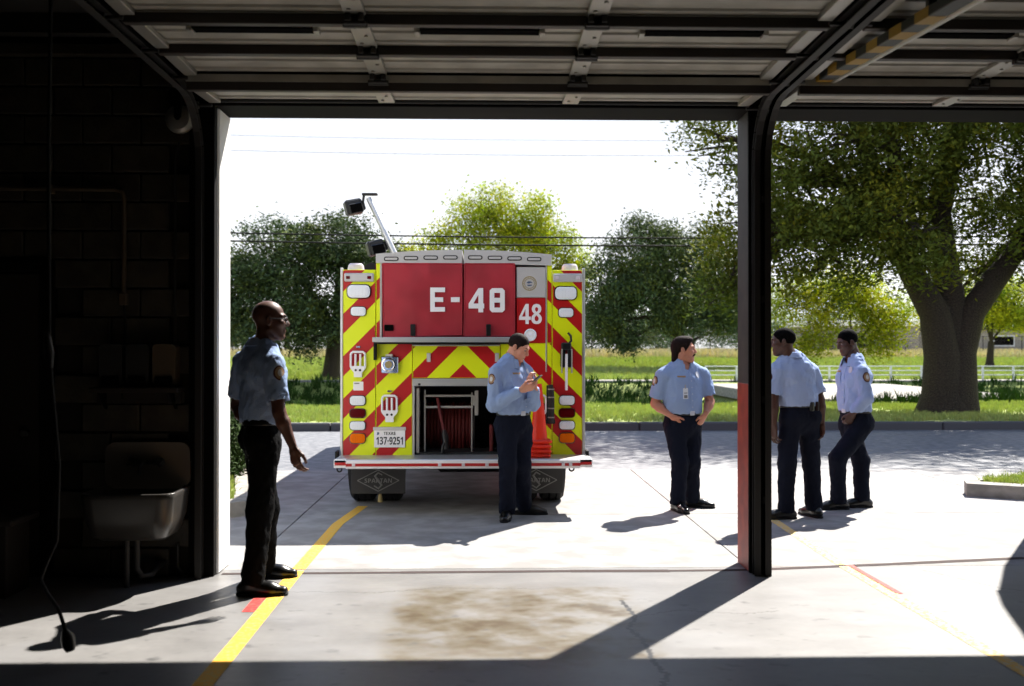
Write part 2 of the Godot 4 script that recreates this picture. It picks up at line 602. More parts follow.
func build_garage() -> void:
	var fm := mat("garage floor", Color.WHITE, 0.42)
	fm.albedo_texture = floor_texture(-3.5, 6.0, 4.2, 7.2, 1280, 420)
	fm.metallic_specular = 0.5
	relief(fm, bump_tex(0.02, 4, 15), 0.2)
	var fl := node("floor")
	var sh := Shape.new()
	sh.span(Vector3(-4.5, -0.2, 8), Vector3(6.0, 0, -4.2))
	sh.span(Vector3(-4.5, -0.2, -4.2), Vector3(-3.5, 0, -7.2))
	obj("slab", sh, "interior concrete", fl)
	sh = Shape.new()
	sh.face([Vector3(-3.5, 0, -4.2), Vector3(6.0, 0, -4.2), Vector3(6.0, 0, -7.2), Vector3(-3.5, 0, -7.2)])
	sh.face([Vector3(-3.5, 0, -7.2), Vector3(6, 0, -7.2), Vector3(6, -0.2, -7.2), Vector3(-3.5, -0.2, -7.2)])
	sh.face([Vector3(-3.5, -0.2, -4.2), Vector3(-3.5, -0.2, -7.2), Vector3(6, -0.2, -7.2), Vector3(6, -0.2, -4.2)])
	obj("stained_slab", sh, "garage floor", fl)
	# painted guide lines, running out of the doorway
	paint_line(fl, "painted_line", [[-1.33, 3.0], [-1.325, 4.72], [-1.34, 7.15]], 0.10, "line yellow")
	paint_line(fl, "painted_line", [[2.62, 3.0], [2.62, 4.9], [2.60, 7.2]], 0.085, "line yellow worn")
	paint_line(fl, "red_mark", [[-1.425, 6.04], [-1.43, 6.42]], 0.075, "line red")
	paint_line(fl, "red_mark", [[2.66, 6.38], [2.65, 7.25]], 0.05, "line red")
	sh = Shape.new()
	var jn := [[-1.85, 7.07], [-0.6, 7.08], [0.6, 7.095], [1.3, 7.085], [1.884, 7.10], [3.0, 7.27], [4.06, 7.45], [5.6, 7.6]]
	for k in jn.size() - 1:
		var a := Vector3(jn[k][0], 0.002, -jn[k][1])
		var b := Vector3(jn[k + 1][0], 0.002, -jn[k + 1][1])
		var w := Vector3(0, 0, 0.027 + 0.006 * (k % 3))
		sh.face([a + w, b + w, b - w, a - w])
	obj("threshold_joint", sh, "joint filler", fl)

	var wf := node("wall_front")
	sh = Shape.new()
	sh.span(Vector3(-4.5, 0, -7.04), Vector3(-1.93, 3.75, -7.33))
	sh.span(Vector3(5.62, 0, -7.04), Vector3(6.2, 3.75, -7.33))
	sh.span(Vector3(-4.5, 3.30, -7.06), Vector3(6.2, 3.75, -7.33))
	obj("mortar_core", sh, "mortar", wf)
	# painted concrete blocks in courses
	var kinds := []
	for k in 3:
		var s2 := Shape.new()
		s2.box(Vector3.ZERO, Vector3(0.39, 0.19, 0.05), 0.008)
		kinds.append(s2.mesh())
	var half := Shape.new()
	half.box(Vector3.ZERO, Vector3(0.19, 0.19, 0.05), 0.008)
	var half_mesh := half.mesh()
	for row in 18:
		var y := 0.1 + row * 0.2
		var x := -4.4 + (0.2 if row % 2 else 0.0)
		while x < -2.1:
			if not (y < 2.3 and x < -2.85):
				var last: bool = x > -2.3
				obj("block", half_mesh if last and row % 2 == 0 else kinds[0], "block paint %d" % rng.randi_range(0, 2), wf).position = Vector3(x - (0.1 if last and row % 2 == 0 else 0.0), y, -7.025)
			x += 0.4
	# steel jambs, the bright plastered outer reveal and the lintel
	sh = Shape.new()
	sh.span(Vector3(-2.06, 0, -6.985), Vector3(-1.885, 3.30, -7.06), 0.006)
	sh.span(Vector3(5.6, 0, -6.985), Vector3(5.75, 3.30, -7.06), 0.006)
	obj("steel_jamb", sh, "dark steel", wf)
	sh = Shape.new()
	sh.span(Vector3(-2.3, 0, -7.06), Vector3(-1.872, 3.275, -7.38), 0.012)
	sh.span(Vector3(5.6, 0, -7.06), Vector3(6.2, 3.275, -7.38), 0.012)
	sh.span(Vector3(-4.5, 0, -7.33), Vector3(-2.3, 3.9, -7.38))
	sh.span(Vector3(-4.5, 3.275, -7.33), Vector3(6.2, 3.9, -7.38))
	obj("outer_plaster", sh, "white stucco", wf)
	sh = Shape.new()
	sh.span(Vector3(-2.06, 3.27, -6.99), Vector3(5.75, 3.42, -7.37), 0.006)
	obj("steel_lintel", sh, "dark steel", wf)
	sh = Shape.new()
	sh.span(Vector3(-1.95, 3.385, -6.945), Vector3(1.86, 3.42, -6.985), 0.003)
	sh.span(Vector3(2.06, 3.385, -6.945), Vector3(5.62, 3.42, -6.985), 0.003)
	obj("edge_strip", sh, "yellow trim", wf)
	# the post between the two bays
	var po := node("column")
	sh = Shape.new()
	sh.span(Vector3(1.852, 0, -7.0), Vector3(1.99, 3.28, -7.03), 0.004)
	sh.span(Vector3(1.872, 0, -7.02), Vector3(1.97, 3.28, -7.34), 0.004)
	obj("steel_core", sh, "dark steel", po)
	sh = Shape.new()
	sh.span(Vector3(1.860, 0.0, -7.045), Vector3(1.985, 1.33, -7.36), 0.004)
	obj("red_guard", sh, "post red", po)
	sh = Shape.new()
	sh.span(Vector3(1.862, 1.33, -7.045), Vector3(1.983, 3.27, -7.355), 0.004)
	obj("upper_sleeve", sh, "post grey", po)

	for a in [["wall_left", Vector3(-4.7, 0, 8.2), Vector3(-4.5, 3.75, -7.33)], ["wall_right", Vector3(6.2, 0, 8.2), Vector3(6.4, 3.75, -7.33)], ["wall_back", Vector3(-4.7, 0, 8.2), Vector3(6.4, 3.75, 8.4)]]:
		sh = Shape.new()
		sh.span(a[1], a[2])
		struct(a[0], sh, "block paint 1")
	var ce := node("ceiling")
	sh = Shape.new()
	sh.span(Vector3(-4.7, 3.75, 8.4), Vector3(6.4, 3.95, -7.38))
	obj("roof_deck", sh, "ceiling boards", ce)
	for k in 9:
		sh = Shape.new()
		sh.span(Vector3(-4.5, 3.62, -6.6 + k * 1.6), Vector3(6.2, 3.75, -6.52 + k * 1.6))
		obj("joist", sh, "ceiling boards", ce)
	# the bond beam on top of the block wall
	sh = Shape.new()
	sh.span(Vector3(-4.5, 3.60, -6.93), Vector3(-2.1, 3.68, -7.0), 0.006)
	struct("trim_1", sh, "block paint 0")
	# the dark side door at the far left
	var dr := node("door_1")
	sh = Shape.new()
	sh.span(Vector3(-3.92, 0.0, -7.0), Vector3(-3.08, 2.10, -7.04), 0.006)
	obj("door_leaf", sh, "dark wood", dr)
	sh = Shape.new()
	sh.span(Vector3(-4.02, 0, -6.97), Vector3(-3.93, 2.19, -7.05), 0.006)
	sh.span(Vector3(-3.07, 0, -6.97), Vector3(-2.98, 2.19, -7.05), 0.006)
	sh.span(Vector3(-4.02, 2.11, -6.97), Vector3(-2.98, 2.19, -7.05), 0.006)
	obj("door_frame", sh, "dark steel", dr)
	sh = Shape.new()
	sh.lathe([Vector2(0, 0), Vector2(0.028, 0.004), Vector2(0.03, 0.03), Vector2(0.018, 0.05), Vector2(0, 0.055)], 12, Transform3D(Basis(Vector3.RIGHT, PI / 2), Vector3(-3.18, 1.0, -6.995)))
	obj("door_knob", sh, "galvanised dark", dr)


func paint_line(parent: Node3D, called: String, ps: Array, w: float, m: String) -> void:
	var sh := Shape.new()
	var up := Vector3(0, 0.0022, 0)
	for k in ps.size() - 1:
		var a := Vector3(ps[k][0], 0, -ps[k][1]) + up
		var b := Vector3(ps[k + 1][0], 0, -ps[k + 1][1]) + up
		var side := (b - a).cross(Vector3.UP).normalized() * w / 2
		sh.face([a + side, b + side, b - side, a - side], Vector3(0, -5, 0) + a)
	obj(called, sh, m, parent)


# ---------- outdoors ----------
func ground_h(x: float, d: float) -> float:
	var wob := noise.get_noise_2d(x * 0.15, d * 0.15) * 0.10
	if d < 19.7:
		return 0.15
	var low := 0.13
	if d > 26.3 and d < 45.0:
		var deep := -1.0
		if d < 29.0:
			low = lerpf(0.13, deep, (d - 26.3) / 2.7)
		elif d < 43.5:
			low = deep
		else:
			low = lerpf(deep, 0.12, (d - 43.5) / 1.5)
		var flat_ := smoothstep(9.3, 9.9, x) * smoothstep(17.6, 17.0, x)
		low = lerpf(low, 0.05, flat_)
	elif d >= 45.0:
		low = 0.12 + 0.85 * smoothstep(46.0, 78.0, d) + maxf(0.0, d - 78.0) * 0.004
		if d < 46.6:
			return 0.12
	return low + wob * smoothstep(20.0, 24.0, d) * (1.0 if d < 27.0 or d > 46.6 else 0.6)


func terrain(called: String, x0: float, x1: float, dx: float, ds: Array, m: String) -> void:
	var sh := Shape.new()
	var cols := int(ceil((x1 - x0) / dx)) + 1
	for d in ds:
		for i in cols:
			var x := minf(x0 + i * dx, x1)
			var e := 0.2
			var nn := Vector3(ground_h(x - e, d) - ground_h(x + e, d), 2 * e, ground_h(x, d + e) - ground_h(x, d - e))
			sh.pt(Vector3(x, ground_h(x, d), -d), nn)
	for j in ds.size() - 1:
		for i in cols - 1:
			var a := j * cols + i
			sh.tri(a, a + 1, a + cols)
			sh.tri(a + 1, a + cols + 1, a + cols)
	struct(called, sh, m)


func build_ground() -> void:
	# concrete apron in slabs, with open joints between
	var ap := node("driveway")
	var sh := Shape.new()
	sh.span(Vector3(-9.2, -0.25, -7.25), Vector3(9.2, -0.02, -13.1))
	obj("joint_bed", sh, "joint filler", ap)
	var xs := [-9.2, -5.4, -1.75, 1.9, 5.5, 9.2]
	var ds := [7.2, 9.55, 13.12]
	for i in 5:
		for j in 2:
			sh = Shape.new()
			sh.span(Vector3(xs[i] + 0.004, -0.1, -ds[j] - 0.004), Vector3(xs[i + 1] - 0.004, 0, -ds[j + 1] + 0.004), 0.004)
			obj("slab", sh, "apron concrete", ap)
	paint_line(ap, "painted_line", [[-1.34, 7.2], [-1.335, 9.07], [-1.235, 10.1]], 0.10, "line yellow")
	paint_line(ap, "painted_line", [[2.60, 7.25], [2.64, 8.73], [2.66, 9.5]], 0.085, "line yellow worn")
	sh = Shape.new()
	sh.span(Vector3(-90, -0.2, -13.12), Vector3(110, -0.004, -19.5))
	struct("street", sh, "asphalt")
	var kb := node("kerb")
	var x := -60.0
	while x < 70.0:
		sh = Shape.new()
		sh.span(Vector3(x, -0.1, -19.45), Vector3(x + 2.98, 0.155, -19.65), 0.02)
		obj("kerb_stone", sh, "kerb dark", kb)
		x += 3.0
	# grass islands either side of the apron, each with its kerb
	island("kerb", [[-2.24, 9.58], [-2.48, 10.6], [-3.1, 13.0], [-9.2, 13.0], [-9.2, 9.0], [-3.4, 9.15], [-2.55, 9.28]])
	island("kerb", [[5.15, 10.60], [5.25, 10.86], [6.4, 11.65], [9.2, 12.7], [14.0, 12.9], [14.0, 8.0], [9.2, 8.9], [6.6, 9.9], [5.6, 10.34]])
	terrain("lawn", -40, 60, 1.0, [19.6, 21, 23, 25, 25.8, 26.3, 27.2, 28.2, 29, 32, 36, 40, 43.4, 43.9, 44.4, 45.0], "lawn soil")
	terrain("field", -60, 80, 2.0, [44.95, 46.6, 47.5, 50, 54, 58, 62, 66, 70, 74], "lawn soil")
	terrain("land", -110, 140, 5.0, [73.95, 78, 85, 95, 110, 130, 160, 220], "dry field")
	sh = Shape.new()
	sh.span(Vector3(-40, 0.0, -45.0), Vector3(60, 0.19, -46.5), 0.02)
	struct("path", sh, "kerb concrete")
	sh = Shape.new()
	sh.span(Vector3(9.5, -0.3, -29.5), Vector3(17.3, 0.11, -43.0), 0.02)
	struct("pavement", sh, "kerb concrete")
	# grass
	grass("lawn_grass", "grass blade", -16, 26, 19.75, 26.6, 24000, 0.10, 0.16)
	grass("ditch_weeds", "weed leaf", -18, 26, 26.8, 45.0, 17000, 0.25, 0.75)
	grass("field_grass", "grass blade", -26, 42, 46.6, 74.0, 26000, 0.2, 0.4)
	grass("dry_grass", "dry blade", -34, 58, 72.0, 100.0, 20000, 0.5, 1.0)
	grass("island_grass", "grass blade", -6.0, -2.45, 9.5, 12.8, 5000, 0.06, 0.14)
	grass("island_grass", "grass blade", 5.45, 9.0, 9.2, 12.3, 3500, 0.06, 0.16)


func island(called: String, ps: Array) -> void:
	var kb := node(called)
	var count := ps.size()
	var inner := PackedVector2Array()
	var outer := PackedVector2Array()
	for p in ps:
		outer.append(Vector2(p[0], p[1]))
	inner = Geometry2D.offset_polygon(outer, -0.15)[0]
	var sh := Shape.new()
	sh.x = Transform3D(Basis(Vector3.RIGHT, -PI / 2), Vector3.ZERO)
	for k in count:
		# a wedge of kerb along each edge
		var a := outer[k]
		var b := outer[(k + 1) % count]
		var seg := Shape.new()
		var ia := nearest_on(inner, a)
		var ib := nearest_on(inner, b)
		var hgt := 0.14
		var A := Vector3(a.x, hgt, -a.y)
		var B := Vector3(b.x, hgt, -b.y)
		var C := Vector3(ib.x, hgt + 0.012, -ib.y)
		var D := Vector3(ia.x, hgt + 0.012, -ia.y)
		var dn := Vector3(0, -0.2, 0)
		var mid := (A + B + C + D) / 4.0 + dn * 0.5
		seg.face([A, B, C, D], mid)
		seg.face([A, B, B + dn, A + dn], mid)
		seg.face([C, D, D + dn, C + dn], mid)
		obj("kerb_stone", seg, "kerb concrete", kb)
	sh = Shape.new()
	var tris := Geometry2D.triangulate_polygon(inner)
	for q in inner:
		sh.pt(Vector3(q.x, 0.125, -q.y), Vector3.UP)
	for k in range(0, tris.size(), 3):
		var a2 := inner[tris[k]]
		if (inner[tris[k + 1]] - a2).cross(inner[tris[k + 2]] - a2) > 0.0:
			sh.tri(tris[k], tris[k + 1], tris[k + 2])
		else:
			sh.tri(tris[k], tris[k + 2], tris[k + 1])
	obj("turf", sh, "lawn soil", kb)


func nearest_on(poly: PackedVector2Array, p: Vector2) -> Vector2:
	var best := poly[0]
	for q in poly:
		if q.distance_squared_to(p) < best.distance_squared_to(p):
			best = q
	return best


func scatter(called: String, base: Shape, m: String, places: Array, tints: PackedColorArray, parent: Node3D = self) -> MultiMeshInstance3D:
	var mm := MultiMesh.new()
	mm.transform_format = MultiMesh.TRANSFORM_3D
	mm.use_colors = true
	var me := base.mesh()
	me.surface_set_material(0, M[m])
	mm.mesh = me
	mm.instance_count = places.size()
	for k in places.size():
		mm.set_instance_transform(k, places[k])
		mm.set_instance_color(k, tints[k])
	var o := MultiMeshInstance3D.new()
	o.multimesh = mm
	o.material_override = M[m]
	o.name = numbered(called) if parent == self else called
	o.set_meta("kind", "stuff")
	parent.add_child(o, true)
	return o


func blade_tuft(blades: int, w: float) -> Shape:
	var sh := Shape.new()
	for k in blades:
		var a := rng.randf() * TAU
		var at_ := Vector3(cos(a), 0, sin(a)) * rng.randf() * 0.5
		var lean := Vector3(rng.randf_range(-0.35, 0.35), 0, rng.randf_range(-0.35, 0.35))
		var side := Vector3(sin(a * 3.0), 0, cos(a * 3.0)) * w
		var hgt := rng.randf_range(0.6, 1.0)
		var mid := at_ + lean * 0.35 + Vector3.UP * hgt * 0.55
		sh.face([at_ - side, at_ + side, mid + side * 0.7])
		sh.face([at_ - side, mid + side * 0.7, mid - side * 0.7])
		sh.face([mid - side * 0.7, mid + side * 0.7, at_ + lean + Vector3.UP * hgt])
	return sh


func grass(called: String, m: String, x0: float, x1: float, d0: float, d1: float, count: int, lo: float, hi: float) -> void:
	var base := blade_tuft(9, 0.055)
	var places := []
	var tints := PackedColorArray()
	for k in count:
		var f := rng.randf()
		var d := lerpf(d0, d1, f)
		var x := rng.randf_range(x0, x1)
		if called != "island_grass" and absf(x / d) > 0.62:
			continue
		if called == "island_grass" and (x > -2.42 - (d - 9.6) * 0.25 if x < 0.0 else (d > 10.75 + (x - 5.25) * 0.62 or d < 10.65 - (x - 5.2) * 0.33)):
			continue
		if d > 28.0 and d < 44.9 and x > 9.2 and x < 17.6:
			continue
		if called == "lawn_grass" and noise.get_noise_2d(x * 0.35, d * 0.5) > 0.42:
			continue
		var y := ground_h(x, d) if d > 19.7 else 0.125
		var patch := 0.5 + 0.5 * noise.get_noise_2d(x * 0.5, d * 0.4)
		var hgt := lerpf(lo, hi, rng.randf() * rng.randf() * 0.6 + patch * 0.4)
		var w := maxf(hgt * 0.8, 0.1) * rng.randf_range(0.9, 1.6)
		places.append(Transform3D(Basis(Vector3.UP, rng.randf() * TAU) * Basis.from_scale(Vector3(w, hgt, w)), Vector3(x, y - 0.01, -d)))
		var b := rng.randf_range(0.75, 1.2) * lerpf(0.85, 1.15, patch)
		tints.append(Color(b * rng.randf_range(0.95, 1.15), b, b * rng.randf_range(0.8, 1.0)))
	var o := scatter(called, base, m, places, tints)
	var said := {"lawn_grass": "short sunlit grass on the verge across the street", "ditch_weeds": "dark green weeds growing along the ditch bank", "field_grass": "mown green grass on the rising ground past the path", "dry_grass": "tall pale dry grass in the field behind the wire fence", "island_grass": "grass tufts growing inside the low kerbed island"}
	o.set_meta("label", said[called])
	o.set_meta("category", "grass")
	if called == "island_grass":
		o.set_meta("label", "grass inside the kerbed bed with the clipped hedge" if x0 < 0 else "grass tufts inside the kerb corner beside the shaded street")

# ---------- the fire engine ----------
# The rear face is drawn on a scale of 101 units to the metre: u counts to the right, w downwards, as one would measure it on a photograph.
const EX := -0.243
const ED := 9.9

func ru(u: float) -> float:
	return (u - 461.5) / 101.0


func rv(w: float) -> float:
	return (508.6 - w) / 101.0


func rbox(sh: Shape, u0: float, w0: float, u1: float, w1: float, z0: float, z1: float, bev := 0.004) -> Shape:
	return sh.span(Vector3(ru(u0), rv(w0), z0), Vector3(ru(u1), rv(w1), z1), bev)


func rpart(called: String, parent: Node3D, m: String, u0: float, w0: float, u1: float, w1: float, z0: float, z1: float, bev := 0.004) -> MeshInstance3D:
	return obj(called, rbox(Shape.new(), u0, w0, u1, w1, z0, z1, bev), m, parent)


func rlens(called: String, parent: Node3D, m: String, u0: float, w0: float, u1: float, w1: float, z: float, deep := 0.035) -> MeshInstance3D:
	# a rounded lamp in a chrome bezel
	var w := (u1 - u0) / 101.0
	var h := (w1 - w0) / 101.0
	var cx := ru((u0 + u1) / 2)
	var cy := rv((w0 + w1) / 2)
	var sh := Shape.new()
	sh.prism(rounded(w, h, h * 0.36, cx, cy), z - 0.005, z + 0.02)
	var o := obj(called, sh, "chrome", parent)
	sh = Shape.new()
	sh.prism(rounded(w * 0.9, h * 0.86, h * 0.3, cx, cy), z, z + deep * 0.75)
	sh.prism(rounded(w * 0.78, h * 0.66, h * 0.24, cx, cy), z, z + deep)
	for k in 5:  # ribs of the lens
		var x := cx + w * 0.14 * (k - 2)
		sh.span(Vector3(x - 0.004, cy - h * 0.26, z), Vector3(x + 0.004, cy + h * 0.26, z + deep + 0.004))
	obj("lens", sh, m, o)
	return o


func stripes(parent: Node3D, u0: float, w0: float, u1: float, w1: float, z: float) -> void:
	# red bands at 45 degrees over the yellow sheet, mirrored about the middle line u = 463
	var rect := PackedVector2Array([Vector2(u0, w0), Vector2(u1, w0), Vector2(u1, w1), Vector2(u0, w1)])
	var halves := []
	if u0 < 463.0:
		halves.append([1.0, PackedVector2Array([Vector2(300, 0), Vector2(463, 0), Vector2(463, 900), Vector2(300, 900)])])
	if u1 > 463.0:
		halves.append([-1.0, PackedVector2Array([Vector2(463, 0), Vector2(640, 0), Vector2(640, 900), Vector2(463, 900)])])
	for hf in halves:
		for area in Geometry2D.intersect_polygons(rect, hf[1]):
			for k in range(-3, 8):
				var c0: float = 272.7 + 42.3 * k
				var c1 := c0 + 19.8
				var band := PackedVector2Array()
				for q in [[200.0, c0], [560.0, c0], [560.0, c1], [200.0, c1]]:
					var u: float = q[0]
					var w: float = q[1] - (u - 343.0)
					band.append(Vector2(u if hf[0] > 0 else 926.0 - u, w))
				for piece in Geometry2D.intersect_polygons(band, area):
					var poly := PackedVector2Array()
					for p in piece:
						poly.append(Vector2(ru(p.x), rv(p.y)))
					var sh := Shape.new()
					sh.prism(poly, z, z + 0.0025)
					obj("red_stripe", sh, "stripe red", parent)


func rear_panel(parent: Node3D, called: String, u0: float, w0: float, u1: float, w1: float, z := 0.0, thick := 0.03) -> MeshInstance3D:
	var o := rpart(called, parent, "stripe yellow", u0, w0, u1, w1, z - thick, z, 0.003)
	stripes(o, u0 + 0.4, w0 + 0.4, u1 - 0.4, w1 - 0.4, z)
	return o


func folding_step(parent: Node3D, u: float, w: float, wide: float, tall: float) -> void:
	# a white folding step: a rounded frame with three slots above a narrow tongue
	var s := Vector2(wide, tall) / 101.0
	var cx := ru(u)
	var cy := rv(w)
	var sh := Shape.new()
	for k in 4:
		var x := cx + s.x * (k / 3.0 - 0.5) * 0.86
		sh.tube([Vector3(x, cy + s.y * 0.42, 0.035), Vector3(x, cy - s.y * 0.08, 0.035)], 0.011, 8)
	sh.tube([Vector3(cx - s.x * 0.43, cy + s.y * 0.42, 0.035), Vector3(cx - s.x * 0.3, cy + s.y * 0.5, 0.035), Vector3(cx + s.x * 0.3, cy + s.y * 0.5, 0.035), Vector3(cx + s.x * 0.43, cy + s.y * 0.42, 0.035)], 0.012, 8)
	sh.prism(PackedVector2Array([Vector2(cx - s.x * 0.5, cy - s.y * 0.06), Vector2(cx + s.x * 0.5, cy - s.y * 0.06), Vector2(cx + s.x * 0.44, cy - s.y * 0.16), Vector2(cx + s.x * 0.24, cy - s.y * 0.32), Vector2(cx + s.x * 0.24, cy - s.y * 0.5), Vector2(cx - s.x * 0.24, cy - s.y * 0.5), Vector2(cx - s.x * 0.24, cy - s.y * 0.32), Vector2(cx - s.x * 0.44, cy - s.y * 0.16)]), 0.004, 0.045)
	var o := obj("folding_step", sh, "white print", parent)
	sh = Shape.new()
	for k in [-1.0, 1.0]:
		sh.lathe([Vector2(0.012, 0), Vector2(0.010, 0.006), Vector2(0, 0.006)], 10, Transform3D(Basis(Vector3.RIGHT, PI / 2), Vector3(cx + k * s.x * 0.13, cy - s.y * 0.22, 0.044)))
	obj("bolt", sh, "black plastic", o)


func ring(c: Vector3, r: float, thick: float, sides := 24, axis := Vector3.BACK) -> Array:
	var ps := []
	var e := axis.cross(Vector3.UP if absf(axis.y) < 0.9 else Vector3.RIGHT).normalized()
	var f := axis.cross(e)
	for k in sides:
		var a := TAU * k / sides
		ps.append(c + e * cos(a) * r + f * sin(a) * r)
	return ps


func wheel(parent: Node3D, at_: Vector3, r: float, w: float) -> void:
	var place := Transform3D(Basis(Vector3.BACK, PI / 2), at_)
	var sh := Shape.new()
	var h := w / 2
	sh.lathe([Vector2(r * 0.58, -h), Vector2(r * 0.80, -h), Vector2(r * 0.93, -h * 0.92), Vector2(r, -h * 0.66), Vector2(r, -h * 0.36), Vector2(r - 0.015, -h * 0.33), Vector2(r - 0.015, -h * 0.24), Vector2(r, -h * 0.2), Vector2(r, h * 0.2), Vector2(r - 0.015, h * 0.24), Vector2(r - 0.015, h * 0.33), Vector2(r, h * 0.36), Vector2(r, h * 0.66), Vector2(r * 0.93, h * 0.92), Vector2(r * 0.80, h), Vector2(r * 0.58, h)], 40, place)
	var o := obj("tyre", sh, "black rubber", parent)
	sh = Shape.new()
	sh.lathe([Vector2(0, -h * 0.5), Vector2(r * 0.5, -h * 0.6), Vector2(r * 0.6, -h), Vector2(r * 0.6, h), Vector2(r * 0.5, h * 0.6), Vector2(0, h * 0.5)], 24, place)
	obj("rim", sh, "aluminium dull", o)


func build_engine() -> void:
	var e := thing("fire_engine", "red and yellow chevron striped fire engine parked with its rear to the bay", "fire engine", Vector3(EX, 0, -ED))
	# body: red boxes round the open rear compartment
	var sh := Shape.new()
	rbox(sh, 343, 284, 413, 455, -5.2, -0.03)
	rbox(sh, 548, 284, 582.5, 455, -5.2, -0.03)
	rbox(sh, 413, 345, 548, 384, -5.2, -0.03)
	rbox(sh, 500, 384, 548, 455, -5.2, -0.03)
	rbox(sh, 413, 384, 500, 455, -5.2, -1.0)
	rbox(sh, 376, 338, 552, 345, -5.2, -0.03)
	rbox(sh, 376, 262, 382, 345, -5.0, -0.02)
	rbox(sh, 546, 262, 552, 345, -5.0, -0.02)
	rbox(sh, 382, 262, 546, 345, -5.0, -0.16)
	obj("body", sh, "engine red", e)
	# cab far in front
	sh = Shape.new()
	sh.span(Vector3(-1.2, 0.55, -5.25), Vector3(1.2, 2.45, -8.0), 0.12)
	var cab := obj("cab", sh, "engine red", e)
	sh = Shape.new()
	sh.span(Vector3(-1.05, 1.45, -7.9), Vector3(1.05, 2.3, -8.02), 0.02)
	for s in [-1.0, 1.0]:
		sh.span(Vector3(s * 1.19, 1.45, -5.6), Vector3(s * 1.21, 2.2, -6.4), 0.004)
		sh.span(Vector3(s * 1.19, 1.45, -6.6), Vector3(s * 1.21, 2.2, -7.7), 0.004)
	obj("cab_window", sh, "black plastic", cab)
	sh = Shape.new()
	sh.span(Vector3(-0.42, 0.35, -0.4), Vector3(-0.32, 0.56, -7.9))
	sh.span(Vector3(0.32, 0.35, -0.4), Vector3(0.42, 0.56, -7.9))
	sh.span(Vector3(-1.0, 0.44, -0.55), Vector3(1.0, 0.56, -0.75))
	sh.tube([Vector3(-0.75, 0.46, -0.62), Vector3(-0.2, 0.46, -0.62), Vector3(-0.12, 0.46, -0.62), Vector3(0.12, 0.46, -0.62), Vector3(0.2, 0.46, -0.62), Vector3(0.75, 0.46, -0.62)], [0.07, 0.08, 0.17, 0.17, 0.08, 0.07], 12)
	sh.span(Vector3(-0.26, 0.30, -0.5), Vector3(0.42, 0.56, -1.2), 0.03)
	obj("chassis", sh, "under black", e)
	for s in [-1.0, 1.0]:
		wheel(e, Vector3(s * 0.975 - 0.05, 0.46, -0.62), 0.46, 0.26)
		wheel(e, Vector3(s * 0.70 - 0.05, 0.46, -0.62), 0.46, 0.26)
		wheel(e, Vector3(s * 0.98, 0.50, -6.4), 0.50, 0.29)
	# striped sheets of the rear
	rear_panel(e, "rear_panel", 343.5, 270, 376, 455)
	rear_panel(e, "rear_panel", 376.5, 343, 412.5, 455)
	rear_panel(e, "rear_panel", 500.5, 343.2, 552.0, 455)
	rear_panel(e, "rear_panel", 552.5, 270, 582.5, 455)
	rear_panel(e, "rear_panel", 376.6, 257, 380.6, 337.5, 0.0, 0.02)
	rear_panel(e, "rear_panel", 547.2, 257, 552, 342.8, 0.0, 0.02)
	var dr := rear_panel(e, "compartment_door", 413, 346, 500, 378, 0.012, 0.03)
	rpart("hinge_strip", dr, "aluminium", 412.5, 344.6, 500, 346, 0.0, 0.02)
	for u in [429.0, 497.0]:
		rpart("latch", dr, "aluminium dull", u - 2, 353, u + 2, 362, 0.012, 0.028)
	# edge trim
	for u in [[341.2, 343.6], [582.4, 585.2]]:
		rpart("edge_trim", e, "aluminium", u[0], 268, u[1], 457, -0.04, 0.012)
	rpart("corner_trim", e, "aluminium", 380.4, 254, 382.6, 338, -0.05, 0.012)
	rpart("corner_trim", e, "aluminium", 545.6, 262, 547, 372, -0.05, 0.010)
	# hose bed: crowned aluminium header with oval slots, two red vinyl flaps
	for a in [[376.5, 462.3], [464.0, 551.5]]:
		sh = Shape.new()
		var poly := PackedVector2Array()
		for k in 9:
			var u := lerpf(a[0], a[1], k / 8.0)
			poly.append(Vector2(ru(u), rv(254.6 - 4.4 * (1.0 - pow(absf(u - 463.0) / 88.0, 2.0)))))
		poly.append(Vector2(ru(a[1]), rv(263.5 if a[1] < 470 else 265.5)))
		poly.append(Vector2(ru(a[0]), rv(263.5)))
		sh.prism(poly, -4.9, 0.03)
		var hd := obj("hose_bed_header", sh, "aluminium dull", e)
		for k in 4:
			var u: float = a[0] + 15.3 + k * 19.6 - (4.0 if a[0] > 460 else 0.0)
			var w := 260.2 - 2.4 * (1.0 - pow(absf(u - 463.0) / 88.0, 2.0))
			sh = Shape.new()
			sh.prism(rounded(0.145, 0.042, 0.02, ru(u), rv(w)), 0.028, 0.036)
			var sl := obj("slot_rim", sh, "galvanised dark", hd)
			sh = Shape.new()
			sh.prism(rounded(0.122, 0.022, 0.0108, ru(u), rv(w)), 0.034, 0.038)
			obj("slot", sh, "aluminium dull", sl)
	for a in [[383.0, 462.0, 337.0], [465.0, 514.5, 336.0]]:
		var o := vinyl_flap(e, a[0], 264.0, a[1], a[2])
		var ms: float = 413.5 if a[0] < 400 else 488.5
		rpart("strap", o, "black plastic", ms - 2.4, 324.5, ms + 2.4, 336, 0.03, 0.066)
		if a[0] < 400:
			rpart("maker_tag", o, "slot dark", 385.5, 325, 394, 331, 0.03, 0.052, 0.001)
			stencil(o, "E", 438.0, 300.0, 14.6, 24.0)
			stencil(o, "-", 455.5, 300.0, 8.6, 24.0)
		else:
			stencil(o, "4", 476.5, 300.5, 15.5, 24.0)
			stencil(o, "8", 497.2, 300.5, 15.0, 24.0)
	# grey box with a round emblem, red panel with the number
	rpart("grey_panel", e, "aluminium dull", 516.5, 267, 545.5, 297.5, -0.15, 0.012)
	emblem(e, Vector3(ru(529.5), rv(283.5), 0.013))
